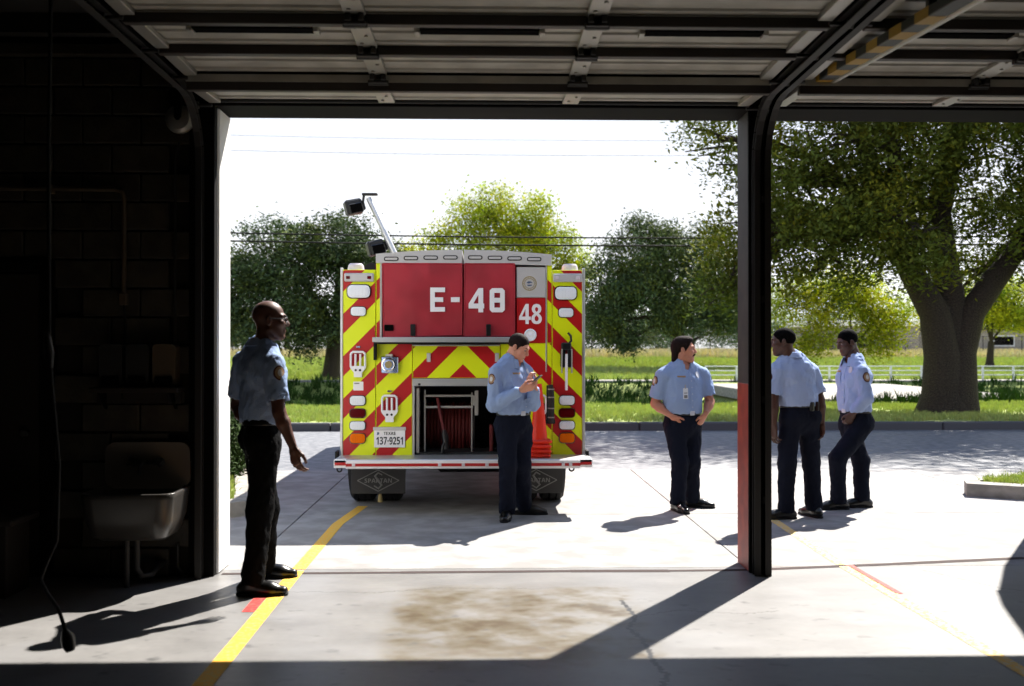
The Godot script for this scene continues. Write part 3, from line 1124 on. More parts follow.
	rpart("number_panel", e, "stripe red", 516.5, 298, 545.5, 343, -0.15, 0.010)
	text(e, "number", "48", Vector3(ru(530.5), rv(314.0), 0.014), 0.225, 0.20, "white print")
	sh = Shape.new()
	sh.lathe([Vector2(0.062, 0), Vector2(0.062, 0.02), Vector2(0.052, 0.028), Vector2(0.045, 0.016), Vector2(0.02, 0.02), Vector2(0.0, 0.034)], 24, Transform3D(Basis(Vector3.RIGHT, PI / 2), Vector3(ru(530.3), rv(335), 0.01)))
	obj("round_lamp", sh, "lens clear", e)
	# ledge under the hose bed
	rpart("ledge", e, "aluminium", 374.5, 337.4, 514.5, 342.4, -0.1, 0.16)
	rpart("ledge_bracket", e, "under black", 375, 342, 377.5, 360, 0.0, 0.10)
	rpart("ledge_lip", e, "under black", 376, 342.4, 512, 344.2, 0.0, 0.12)
	# roof corner brackets, beacons
	for s in [0, 1]:
		var c: float = 359.5 if s == 0 else 567.5
		rpart("beacon_bracket", e, "aluminium dull", c - 14.5, 273.5, c + 15.0, 282.0, -0.3, 0.03, 0.01)
		for q in [-10.5, 10.5]:
			rpart("marker_lamp", e, "lens red" if s == 0 else "lens pink", c + q - 2, 276.5, c + q + 2, 279.5, 0.02, 0.038)
		sh = Shape.new()
		sh.lathe([Vector2(0.095, 0), Vector2(0.098, 0.02), Vector2(0.088, 0.03), Vector2(0.076, 0.085), Vector2(0.062, 0.103), Vector2(0.0, 0.108)], 24, Transform3D(Basis(), Vector3(ru(c - (4.5 if s == 0 else -3.5)), rv(273.4), -0.12)))
		obj("beacon", sh, "lens pink", e)
	sh = Shape.new()
	sh.tube([Vector3(ru(366), rv(266), -0.5), Vector3(ru(366), rv(268), -1.6)], 0.075, 16)
	obj("hard_hose", sh, "black rubber", e)
	# lamps down each side
	rlens("scene_lamp", e, "lens clear", 347.3, 284.5, 371.8, 299, 0.0, 0.05)
	rlens("scene_lamp", e, "lens clear", 554.0, 286, 577.5, 300.5, 0.0, 0.05)
	rlens("warning_lamp", e, "lens clear", 351.0, 306.5, 367.2, 316.6, 0.0)
	rlens("warning_lamp", e, "lens clear", 558.0, 307.5, 574.0, 317.8, 0.0)
	for u in [350.2, 558.7]:
		rlens("back_up_lamp", e, "lens clear", u, 395.0, u + 16.6, 405.6, 0.0)
		rlens("stop_lamp", e, "lens red", u, 408.0, u + 16.6, 417.8, 0.0)
		rlens("back_up_lamp", e, "lens clear", u, 420.4, u + 16.6, 430.0, 0.0)
		rlens("turn_lamp", e, "lens amber", u, 432.4, u + 16.6, 443.4, 0.0)
	folding_step(e, 359.0, 364.5, 16.5, 25.0)
	folding_step(e, 390.2, 408.5, 17.0, 26.0)
	folding_step(e, 539.5, 408.5, 15.0, 26.0)
	for u in [[359.0, 347.0], [390.0, 391.0]]:
		rpart("step_lamp", e, "chrome", u[0] - 2.2, u[1] - 1, u[0] + 2.2, u[1] + 1, 0, 0.02)
	rpart("paper_label", e, "white print", 354, 381.5, 364, 390.3, 0.0, 0.004, 0.001)
	rpart("label_print", e, "flap print", 355, 382.7, 360, 383.9, 0.0, 0.0052, 0.0005)
	# chrome gauge box
	var gb := rpart("gauge_box", e, "chrome", 382.0, 356.5, 399.0, 373.0, 0.0, 0.06, 0.008)
	sh = Shape.new()
	sh.lathe([Vector2(0.068, 0), Vector2(0.068, 0.016), Vector2(0.058, 0.018), Vector2(0.052, 0.006), Vector2(0, 0.006)], 24, Transform3D(Basis(Vector3.RIGHT, PI / 2), Vector3(ru(389.5), rv(364.5), 0.058)))
	obj("gauge_ring", sh, "chrome", gb)
	sh = Shape.new()
	sh.prism(rounded(0.07, 0.07, 0.034, ru(389.5), rv(364.5)), 0.06, 0.068)
	obj("gauge_face", sh, "decal gold", gb)
	rpart("gauge_cap", gb, "aluminium dull", 386.5, 354.2, 393.5, 357.0, 0.0, 0.05)
	# number plate
	var pl := rpart("number_plate", e, "white print", 374.8, 427.6, 405.6, 447.0, 0.004, 0.016, 0.003)
	rpart("plate_frame", pl, "aluminium dull", 373.8, 426.6, 406.4, 430.0, 0.0, 0.022, 0.003)
	text(pl, "state_name", "TEXAS", Vector3(ru(390.2), rv(433.0), 0.017), 0.115, 0.030, "plate ink")
	text(pl, "plate_number", "137·9251", Vector3(ru(390.2), rv(440.3), 0.017), 0.262, 0.075, "plate ink")
	sh = Shape.new()
	sh.prism(PackedVector2Array([Vector2(ru(377.5), rv(434.8)), Vector2(ru(379.8), rv(434.0)), Vector2(ru(380.0), rv(432.0)), Vector2(ru(378.0), rv(431.6))]), 0.014, 0.0175)
	obj("plate_mark", sh, "decal blue", pl)
	# compartment: frame, roof, reel
	rpart("compartment_header", e, "aluminium", 412.5, 378.4, 500.5, 386.0, -0.10, 0.016)
	rpart("header_bolt", e, "black plastic", 418.5, 383.2, 420.8, 385.2, 0.0, 0.020, 0.001)
	rpart("compartment_jamb", e, "aluminium", 412.8, 386, 415.0, 455, -0.9, 0.014)
	rpart("compartment_track", e, "galvanised", 416.2, 388, 419.4, 454, -0.12, -0.02)
	sh = Shape.new()
	rbox(sh, 413, 386, 502, 455, -0.96, -0.93, 0.0)
	rbox(sh, 498, 386, 501, 455, -0.93, -0.03, 0.0)
	rbox(sh, 413, 452.5, 501, 455.5, -0.93, -0.02, 0.0)
	obj("compartment_lining", sh, "compartment dark", e)
	hose_reel(e)
	# tailboard with striped edge
	sh = Shape.new()
	rbox(sh, 341, 454.6, 588.0, 458.0, -0.05, 0.42, 0.008)
	obj("tailboard", sh, "aluminium", e)
	sh = Shape.new()
	rbox(sh, 352.5, 455.2, 576.5, 463.4, 0.30, 0.43, 0.006)
	rbox(sh, 341.0, 454.6, 353.0, 462.6, 0.20, 0.42, 0.006)
	rbox(sh, 576, 454.6, 588.2, 462.6, 0.20, 0.42, 0.006)
	var bd := obj("tailboard_edge", sh, "white print", e)
	rpart("red_band", bd, "stripe red", 352.5, 458.2, 576.5, 461.0, 0.43, 0.434, 0.001)
	rpart("red_band", bd, "stripe red", 342, 457.2, 352.5, 460, 0.42, 0.424, 0.001)
	rpart("red_band", bd, "stripe red", 576.5, 457.2, 587.4, 460, 0.42, 0.424, 0.001)
	for u in [360.0, 442.0, 464.5, 487.0, 560.0, 567.0]:
		rpart("edge_lamp", bd, "lens pink", u - 1.6, 458.0, u + 1.6, 461.2, 0.43, 0.44)
	for u in [345.0, 569.0]:
		sh = Shape.new()
		sh.tube(ring(Vector3(ru(u), rv(465.0), 0.32), 0.022, 0.008, 16), 0.008, 8, false, true)
		obj("tow_eye", sh, "galvanised dark", e)
	for u in [338.5, 587.0]:
		rpart("corner_bumper", e, "black rubber", u - 1.2, 450, u + 1.2, 457, -0.05, 0.1)
	# mud flaps with the maker's diamond
	for u in [378.5, 536.5]:
		var fl := rpart("mud_flap", e, "flap rubber", u - 27.0, 458.0, u + 27.0, 493.6, -0.05, -0.03, 0.003)
		diamond(fl, Vector3(ru(u), rv(480.4), -0.03))
	sh = Shape.new()
	sh.tube([Vector3(ru(380), 0.16, -0.08), Vector3(ru(380), 0.06, -0.08)], [0.012, 0.028], 10)
	obj("drain_funnel", sh, "decal gold", e)
	# telescoping light mast folded up from the roof
	var a := Vector3(ru(391), rv(255), -0.9)
	var b := Vector3(ru(359.0), rv(203.5), -0.9) * Vector3(1.08, 1.08, 1)
	b = Vector3(ru(357.0), 3.22, -1.0)
	sh = Shape.new()
	sh.tube([a, a.lerp(b, 0.5)], 0.036, 12)
	sh.tube([a.lerp(b, 0.48), b], 0.028, 12)
	obj("light_mast", sh, "aluminium", e)
	sh = Shape.new()
	sh.span(b + Vector3(-0.07, 0.03, -0.03), b + Vector3(0.10, 0.055, 0.03), 0.006)
	sh.tube([b + Vector3(-0.05, 0.03, 0), b + Vector3(-0.07, -0.12, 0)], 0.014, 8)
	obj("mast_head", sh, "black plastic", e)
	for q in [b + Vector3(-0.16, -0.10, 0.02), a.lerp(b, 0.30) + Vector3(-0.15, -0.05, 0.0)]:
		sh = Shape.new()
		sh.x = Transform3D(Basis(Vector3.BACK, 0.25) * Basis(Vector3.UP, 0.4), q)
		sh.box(Vector3.ZERO, Vector3(0.19, 0.16, 0.12), 0.02)
		sh.box(Vector3(0, -0.03, 0.07), Vector3(0.15, 0.11, 0.05), 0.01)
		sh.box(Vector3(0.11, 0.0, 0), Vector3(0.03, 0.1, 0.06), 0.005)
		var fl2 := obj("flood_lamp", sh, "black plastic", e)
		var l2 := Shape.new()
		l2.x = sh.x
		l2.box(Vector3(0, -0.03, 0.097), Vector3(0.13, 0.09, 0.008), 0.002)
		obj("lamp_glass", l2, "slot dark", fl2)


func vinyl_flap(parent: Node3D, u0: float, w0: float, u1: float, w1: float) -> MeshInstance3D:
	# a hanging sheet: slack in the middle, held at the hem by its strap
	var sh := Shape.new()
	var nx := 14
	var ny := 14
	var back := 0.0
	var grid := []
	for j in ny + 1:
		for i in nx + 1:
			var f := float(i) / nx
			var g := float(j) / ny
			var x := ru(lerpf(u0 + 1.5 * g * (1.0 if u0 < 400 else -0.4), u1, f))
			var y := rv(lerpf(w0, w1 - 2.2 * f * (1.0 if u0 < 400 else 0.2), g))
			var z := 0.03 + 0.010 * sin(g * PI) * sin(f * PI) + 0.008 * noise.get_noise_2d(f * 3.0 + u0, g * 2.0)
			z += 0.012 * maxf(0.0, 1.0 - absf(f - 0.22 - g * 0.25) * 7.0) * g
			grid.append(Vector3(x, y, z))
	for j in ny + 1:
		for i in nx + 1:
			var a: Vector3 = grid[j * (nx + 1) + mini(i + 1, nx)] - grid[j * (nx + 1) + maxi(i - 1, 0)]
			var b: Vector3 = grid[mini(j + 1, ny) * (nx + 1) + i] - grid[maxi(j - 1, 0) * (nx + 1) + i]
			sh.pt(grid[j * (nx + 1) + i], b.cross(a), Vector2(float(i) / nx, float(j) / ny))
	for j in ny:
		for i in nx:
			var q := j * (nx + 1) + i
			sh.tri(q, q + nx + 1, q + 1)
			sh.tri(q + 1, q + nx + 1, q + nx + 2)
	rbox(sh, u0 + 1.0, w0 + 1, u1 - 0.4, w1 - 3, 0.0, 0.016, 0.0)
	# a welted edge all round
	for e in [[0, 0, nx, 0], [0, ny, nx, ny], [0, 0, 0, ny], [nx, 0, nx, ny]]:
		var ps := []
		for k in 9:
			var i := int(round(lerpf(e[0], e[2], k / 8.0)))
			var j := int(round(lerpf(e[1], e[3], k / 8.0)))
			ps.append(grid[j * (nx + 1) + i])
		sh.tube(ps, 0.007, 6)
	return obj("hose_bed_flap", sh, "vinyl red", parent)


func stencil(parent: Node3D, what: String, u: float, w: float, wide: float, tall: float) -> void:
	# block letters with cut corners
	var a := wide / 2
	var b := tall / 2
	var t := wide * 0.31
	var c := wide * 0.16
	var strokes := []
	match what:
		"-":
			strokes = [[[-a, -2.4], [a, -2.4], [a, 2.4], [-a, 2.4]]]
		"E":
			strokes = [[[-a, -b], [-a + t, -b], [-a + t, b], [-a, b]], [[-a, -b], [a, -b], [a, -b + t], [-a, -b + t]], [[-a, -t / 2], [a * 0.75, -t / 2], [a * 0.75, t / 2], [-a, t / 2]], [[-a, b - t], [a, b - t], [a, b], [-a, b]]]
		"4":
			strokes = [[[a * 0.25, -b], [a * 0.25 + t, -b], [a * 0.25 + t, b], [a * 0.25, b]], [[-a, b * 0.28], [a, b * 0.28], [a, b * 0.28 + t], [-a, b * 0.28 + t]], [[a * 0.25, -b], [a * 0.25 + 1.2, -b * 0.62], [-a + t * 0.95, b * 0.30], [-a, b * 0.30]]]
		"8":
			for s in [-1.0, 1.0]:
				var y0: float = -b if s < 0 else -t / 2
				var y1: float = t / 2 if s < 0 else b
				strokes.append([[-a + c, y0], [a - c, y0], [a, y0 + c], [a, y0 + t], [-a, y0 + t], [-a, y0 + c]])
				strokes.append([[-a, y1 - t], [a, y1 - t], [a, y1 - c], [a - c, y1], [-a + c, y1], [-a, y1 - c]])
				strokes.append([[-a, y0 + c], [-a + t, y0 + c], [-a + t, y1 - c], [-a, y1 - c]])
				strokes.append([[a - t, y0 + c], [a, y0 + c], [a, y1 - c], [a - t, y1 - c]])
	var sh := Shape.new()
	var z := 0.062
	for st in strokes:
		z += 0.0006
		var poly := PackedVector2Array()
		for p in st:
			poly.append(Vector2(ru(u + p[0]), rv(w + p[1])))
		sh.prism(poly, z - 0.035, z)
	obj("letter", sh, "white print", parent)


func emblem(parent: Node3D, c: Vector3) -> void:
	var sh := Shape.new()
	sh.tube(ring(c, 0.068, 0.003, 32), 0.004, 6, false, true)
	sh.tube(ring(c, 0.048, 0.003, 32), 0.003, 6, false, true)
	for k in 22:
		var a := TAU * k / 22
		sh.box(c + Vector3(cos(a), sin(a), 0) * 0.058, Vector3(0.007, 0.007, 0.003))
	var o := obj("emblem", sh, "decal gold", parent)
	sh = Shape.new()
	sh.prism(PackedVector2Array([Vector2(c.x - 0.03, c.y + 0.005), Vector2(c.x - 0.012, c.y + 0.022), Vector2(c.x + 0.014, c.y + 0.02), Vector2(c.x + 0.032, c.y + 0.002), Vector2(c.x + 0.012, c.y + 0.006), Vector2(c.x - 0.008, c.y - 0.002)]), c.z - 0.002, c.z + 0.003)
	sh.prism(PackedVector2Array([Vector2(c.x - 0.024, c.y - 0.012), Vector2(c.x + 0.026, c.y - 0.012), Vector2(c.x + 0.02, c.y - 0.024), Vector2(c.x - 0.016, c.y - 0.026)]), c.z - 0.002, c.z + 0.003)
	obj("emblem_figure", sh, "decal blue", o)


func diamond(parent: Node3D, c: Vector3) -> void:
	var w := 0.205
	var h := 0.105
	var sh := Shape.new()
	var ps := [c + Vector3(-w, 0, 0.002), c + Vector3(0, h, 0.002), c + Vector3(w, 0, 0.002), c + Vector3(0, -h, 0.002)]
	for k in 4:
		sh.tube([ps[k], ps[(k + 1) % 4]], 0.005, 6)
	# the tall S through the middle
	sh.tube([c + Vector3(0.040, 0.055, 0.003), c + Vector3(0.0, 0.078, 0.003), c + Vector3(-0.032, 0.045, 0.003), c + Vector3(0.0, 0.0, 0.003), c + Vector3(0.034, -0.045, 0.003), c + Vector3(0.0, -0.078, 0.003), c + Vector3(-0.042, -0.05, 0.003)], [0.006, 0.009, 0.011, 0.012, 0.011, 0.009, 0.006], 8)
	var o := obj("maker_diamond", sh, "flap print", parent)
	text(o, "maker_name", "SPARTAN", c + Vector3(0, 0.0, 0.006), 0.27, 0.042, "flap print")


func hose_reel(e: Node3D) -> void:
	# rubber hose wound on a drum across the compartment, with guide rollers before it
	var o := Node3D.new()
	o.name = "hose_reel"
	e.add_child(o, true)
	var c := Vector3(ru(448), rv(432), -0.62)
	var sh := Shape.new()
	for k in 13:
		var x := c.x - 0.22 + k * 0.0365
		sh.tube(ring(Vector3(x, c.y, c.z), 0.245 + 0.008 * sin(k * 2.1), 0.0, 28, Vector3.RIGHT), 0.019, 8, false, true)
	obj("hose", sh, "hose red", o)
	sh = Shape.new()
	sh.lathe([Vector2(0, -0.25), Vector2(0.2, -0.25), Vector2(0.2, 0.25), Vector2(0, 0.25)], 24, Transform3D(Basis(Vector3.BACK, PI / 2), c))
	for s in [-1.0, 1.0]:
		sh.lathe([Vector2(0, s * 0.25 - 0.008), Vector2(0.29, s * 0.25 - 0.008), Vector2(0.29, s * 0.25 + 0.008), Vector2(0, s * 0.25 + 0.008)], 28, Transform3D(Basis(Vector3.BACK, PI / 2), c))
	obj("drum", sh, "galvanised dark", o)
	sh = Shape.new()
	for w in [396.2, 407.6]:
		sh.tube([Vector3(ru(424.5), rv(w), -0.12), Vector3(ru(473), rv(w), -0.12)], 0.013, 12)
	for u in [[423.5, 425.2, 390.0, 454.0], [471.0, 472.4, 393.0, 454.0]]:
		rbox(sh, u[0], u[2], u[1], u[3], -0.16, -0.11, 0.002)
	obj("guide_roller", sh, "galvanised", o)
	sh = Shape.new()
	rbox(sh, 474.6, 391.2, 478.4, 416, -0.16, -0.09, 0.004)
	rbox(sh, 472.6, 396.0, 474.8, 406.0, -0.12, -0.08, 0.002)
	obj("roller_bracket", sh, "galvanised", o)
	sh = Shape.new()
	sh.tube([Vector3(ru(437), rv(399), -0.14), Vector3(ru(440), rv(414), -0.06), Vector3(ru(444), rv(431), -0.03)], 0.016, 10)
	obj("hose_end", sh, "hose red", o)
	sh = Shape.new()
	sh.tube([Vector3(ru(444), rv(430), -0.03), Vector3(ru(445), rv(436), -0.03), Vector3(ru(446), rv(444), -0.03), Vector3(ru(446.5), rv(449), -0.03)], [0.02, 0.035, 0.03, 0.045], 12)
	sh.tube([Vector3(ru(446.5), rv(440), -0.03), Vector3(ru(443), rv(446), 0.0), Vector3(ru(442.5), rv(453), 0.0)], 0.016, 10)
	obj("nozzle", sh, "black plastic", o)
	rpart("red_valve", e, "hose red", 489.5, 426, 493.5, 454, -0.3, -0.12, 0.01)


func build_on_engine() -> void:
	# stacked traffic cones standing on the tailboard
	var base := Vector3(EX + ru(537.5), 0.5355, -ED + 0.19)
	var k := 0
	for said in ["bottom cone of the stack of orange cones on the tailboard", "second orange traffic cone up in the tailboard stack", "third orange traffic cone up in the tailboard stack", "topmost orange traffic cone of the stack on the tailboard"]:
		var o := thing("traffic_cone", said, "traffic cone", base + Vector3(0.004 * (k % 2), 0.0455 * k, 0.003 * (k % 3)), 0.04 * (k - 1), "stacked traffic cones on the tailboard")
		var sh := Shape.new()
		sh.box(Vector3(0, 0.016, 0), Vector3(0.235, 0.032, 0.235), 0.012)
		sh.x = Transform3D()
		obj("base", sh, "cone orange", o)
		sh = Shape.new()
		sh.lathe([Vector2(0.088, 0.03), Vector2(0.082, 0.05), Vector2(0.03, 0.56), Vector2(0.026, 0.57), Vector2(0.02, 0.57), Vector2(0.076, 0.05), Vector2(0.082, 0.03)], 24)
		obj("cone", sh, "cone orange", o)
		k += 1
	# a black rescue tool hanging from its hook
	var t := thing("rescue_tool", "black tool with white bar hanging on a hook at the engine's corner", "tool", Vector3(EX + ru(566), rv(370), -ED))
	var sh2 := Shape.new()
	sh2.x = Transform3D(Basis(), Vector3(-ru(566), -rv(370), 0))
	sh2.tube([Vector3(ru(568), rv(333), 0.04), Vector3(ru(570.5), rv(336), 0.055), Vector3(ru(571), rv(341), 0.055), Vector3(ru(568), rv(344), 0.05), Vector3(ru(566), rv(347), 0.04)], 0.012, 8)
	obj("hook", sh2, "black plastic", t)
	var s3 := Shape.new()
	s3.x = sh2.x
	rbox(s3, 561, 342.5, 571, 350.5, 0.01, 0.075, 0.012)
	rbox(s3, 560.3, 349, 565.2, 367.5, 0.01, 0.07, 0.012)
	rbox(s3, 567.4, 349, 571.8, 367.5, 0.01, 0.07, 0.012)
	rbox(s3, 562, 356, 571, 366, 0.01, 0.05, 0.01)
	obj("body", s3, "black plastic", t)
	s3 = Shape.new()
	s3.x = sh2.x
	for u in [561.6, 571.4]:
		s3.tube([Vector3(ru(u), rv(349), 0.075), Vector3(ru(u), rv(373), 0.06)], 0.008, 8)
	obj("side_rod", s3, "galvanised", t)
	s3 = Shape.new()
	s3.x = sh2.x
	s3.tube([Vector3(ru(566), rv(354), 0.085), Vector3(ru(566), rv(390), 0.06)], 0.0135, 10)
	obj("white_bar", s3, "white print", t)
	# grey hand lamp strapped upright beside it
	var g := thing("hand_lamp", "grey long lamp strapped upright on the rear between person and lamps", "lamp", Vector3(EX + ru(550), rv(404), -ED))
	s3 = Shape.new()
	s3.x = Transform3D(Basis(), Vector3(-ru(550), -rv(404), 0))
	s3.tube([Vector3(ru(550.5), rv(384.5), 0.06), Vector3(ru(550.5), rv(388), 0.06), Vector3(ru(551), rv(400), 0.06), Vector3(ru(551), rv(414), 0.06), Vector3(ru(550.8), rv(421), 0.06), Vector3(ru(550.8), rv(423), 0.06)], [0.02, 0.029, 0.031, 0.029, 0.031, 0.02], 14)
	obj("lamp_body", s3, "galvanised dark", g)
	for w in [389.0, 397.0, 408.0, 417.0]:
		s3 = Shape.new()
		s3.x = Transform3D(Basis(), Vector3(-ru(550), -rv(404), 0))
		s3.tube([Vector3(ru(550.9), rv(w - 0.6), 0.06), Vector3(ru(550.9), rv(w + 0.6), 0.06)], 0.034, 14)
		obj("band", s3, "galvanised", g)
	s3 = Shape.new()
	s3.x = Transform3D(Basis(), Vector3(-ru(550), -rv(404), 0))
	rbox(s3, 546.4, 385, 549.4, 423, 0.003, 0.05, 0.006)
	rbox(s3, 543.5, 419, 555.0, 423.5, 0.003, 0.06, 0.006)
	obj("holder", s3, "black plastic", g)

# ---------- overhead doors ----------
func garage_door(label: String, x0: float, x1: float, span_: Array, group := "") -> void:
	# an open sectional door lying under the ceiling: sections with pressed ribs, stiles, hinges, narrow slots
	var door := thing("garage_door", label, "garage door", Vector3((x0 + x1) / 2, 3.33, -6.92), 0.0, group)
	var w := (x1 - x0) / 2
	var deep := 0.56
	for k in 7:
		var sec := Node3D.new()
		sec.name = "section"
		sec.position = Vector3(0, 0.004 * k - (0.03 if k == 0 else 0.0), k * deep)
		sec.rotation.x = [0.05, -0.01, 0.006, -0.004, 0.004, 0.0, 0.0][k]
		door.add_child(sec, true)
		# underside profile along the depth: pressed ribs every few centimetres
		var prof := PackedVector2Array([Vector2(0.0, 0.045), Vector2(0.0, 0.0), Vector2(0.05, 0.0), Vector2(0.06, 0.012), Vector2(0.19, 0.012), Vector2(0.20, 0.0), Vector2(0.22, 0.0), Vector2(0.23, 0.012), Vector2(0.36, 0.012), Vector2(0.37, 0.0), Vector2(0.39, 0.0), Vector2(0.40, 0.012), Vector2(0.52, 0.012), Vector2(0.53, 0.0), Vector2(0.555, 0.0), Vector2(0.555, 0.045)])
		var sh := Shape.new()
		sh.x = Transform3D(Basis(Vector3.UP, -PI / 2), Vector3.ZERO)
		sh.prism(prof, -w, w)
		obj("panel", sh, "door panel white", sec)
		# the stiffening rail across the near edge of the section
		sh = Shape.new()
		sh.span(Vector3(-w, -0.055, 0.49), Vector3(w, 0.002, 0.545), 0.004)
		obj("stiffener", sh, "door rib dark", sec)
		var cols: Array = span_
		for s in cols:
			sh = Shape.new()
			var x: float = s
			sh.span(Vector3(x - 0.055, -0.022, 0.0), Vector3(x + 0.055, 0.004, 0.5), 0.003)
			for j in 3:
				sh.lathe([Vector2(0.012, -0.022), Vector2(0.010, -0.03), Vector2(0, -0.03)], 8, Transform3D(Basis.from_scale(Vector3(1, 1, 1)), Vector3(x + (0.02 if j % 2 else -0.02), 0, 0.1 + 0.14 * j)))
			obj("stile", sh, "galvanised", sec)
			if k > 0:
				sh = Shape.new()
				sh.span(Vector3(x - 0.06, -0.075, -0.05), Vector3(x + 0.06, -0.055, 0.03), 0.004)
				sh.tube([Vector3(x - 0.065, -0.065, -0.012), Vector3(x + 0.065, -0.065, -0.012)], 0.018, 10)
				sh.span(Vector3(x - 0.05, -0.06, 0.0), Vector3(x - 0.02, -0.01, 0.05), 0.003)
				sh.span(Vector3(x + 0.02, -0.06, 0.0), Vector3(x + 0.05, -0.01, 0.05), 0.003)
				obj("hinge", sh, "galvanised dark", sec)
		for s in [-1.0, 1.0]:
			sh = Shape.new()
			sh.span(Vector3(s * (w - 0.035) - 0.04, -0.03, 0.0), Vector3(s * (w - 0.035) + 0.04, 0.004, 0.52), 0.003)
			obj("end_stile", sh, "galvanised", sec)
			sh = Shape.new()
			sh.tube([Vector3(s * (w - 0.02), -0.05, 0.02), Vector3(s * (w + 0.10), -0.05, 0.02)], 0.012, 8)
			sh.tube([Vector3(s * (w + 0.07), -0.05, 0.02), Vector3(s * (w + 0.10), -0.05, 0.02)], 0.026, 12)
			obj("roller", sh, "galvanised dark", sec)
		if k == 2:
			for q in 3:
				var cx: float = [-w + w / 3.0, 0.0, w - w / 3.0][q]
				sh = Shape.new()
				sh.span(Vector3(cx - 0.33, -0.012, 0.235), Vector3(cx + 0.33, 0.01, 0.325), 0.003)
				var slot := obj("window_slot", sh, "slot dark", sec)
				sh = Shape.new()
				sh.span(Vector3(cx - 0.36, -0.022, 0.228), Vector3(cx - 0.33, 0.006, 0.312), 0.003)
				sh.span(Vector3(cx + 0.33, -0.022, 0.228), Vector3(cx + 0.36, 0.006, 0.312), 0.003)
				obj("slot_frame", sh, "galvanised", slot)
	var seal := Shape.new()
	seal.tube([Vector3(-w, -0.03, -0.02), Vector3(w, -0.03, -0.02)], 0.022, 10)
	obj("bottom_seal", seal, "black rubber", door)


func track(label: String, x: float, side: float) -> void:
	var t := thing("door_track", label, "door track", Vector3(x, 0, -6.93))
	var ps := [Vector3(0, 0.0, 0), Vector3(0, 2.86, 0)]
	for k in 7:
		var a := PI / 2 * k / 6.0
		ps.append(Vector3(0, 2.86 + 0.42 * sin(a), 0.42 - 0.42 * cos(a)))
	ps.append(Vector3(0, 3.30, 3.2))
	ps.append(Vector3(0, 3.34, 6.0))
	# a channel: web and two flanges swept along the path
	var sh := Shape.new()
	for off in [Vector2(-0.028, 0.0), Vector2(0.028, 0.0)]:
		var qs := []
		for p in ps:
			qs.append(p + Vector3(0, 0, 0))
		for k in ps.size() - 1:
			var d: Vector3 = (ps[k + 1] - ps[k]).normalized()
			var nrm := Vector3(1, 0, 0).cross(d)
			var a: Vector3 = ps[k] + nrm * off.x
			var b: Vector3 = ps[k + 1] + nrm * off.x
			var wv := Vector3(0.022, 0, 0)
			var tn := nrm * 0.003
			sh.face([a - wv - tn, b - wv - tn, b + wv - tn, a + wv - tn], a + tn * 20)
			sh.face([a - wv + tn, b - wv + tn, b + wv + tn, a + wv + tn], a - tn * 20)
			sh.face([a - wv - tn, b - wv - tn, b - wv + tn, a - wv + tn], a + wv)
			sh.face([a + wv - tn, b + wv - tn, b + wv + tn, a + wv + tn], a - wv)
	obj("channel", sh, "track steel", t)
	sh = Shape.new()
	for k in ps.size() - 1:
		var d: Vector3 = (ps[k + 1] - ps[k]).normalized()
		var nrm := Vector3(1, 0, 0).cross(d) * 0.03
		var a: Vector3 = ps[k] + Vector3(side * 0.022, 0, 0)
		var b: Vector3 = ps[k + 1] + Vector3(side * 0.022, 0, 0)
		sh.face([a - nrm, b - nrm, b + nrm, a + nrm], a - Vector3(side, 0, 0))
		sh.face([a - nrm, b - nrm, b + nrm, a + nrm], a + Vector3(side, 0, 0))
	obj("web", sh, "dark steel", t)
	# the heavy angle that carries it
	sh = Shape.new()
	sh.span(Vector3(side * 0.012, 0.0, -0.055), Vector3(side * 0.03, 3.0, -0.032), 0.003)
	sh.span(Vector3(side * 0.024, 3.30, 0.3), Vector3(side * 0.06, 3.40, 6.0), 0.004)
	obj("angle_iron", sh, "dark steel", t)
	for y in [0.5, 1.2, 1.9, 2.6]:
		sh = Shape.new()
		sh.span(Vector3(side * 0.012, y, -0.035), Vector3(side * 0.028, y + 0.05, 0.015), 0.003)
		obj("bracket", sh, "galvanised dark", t)


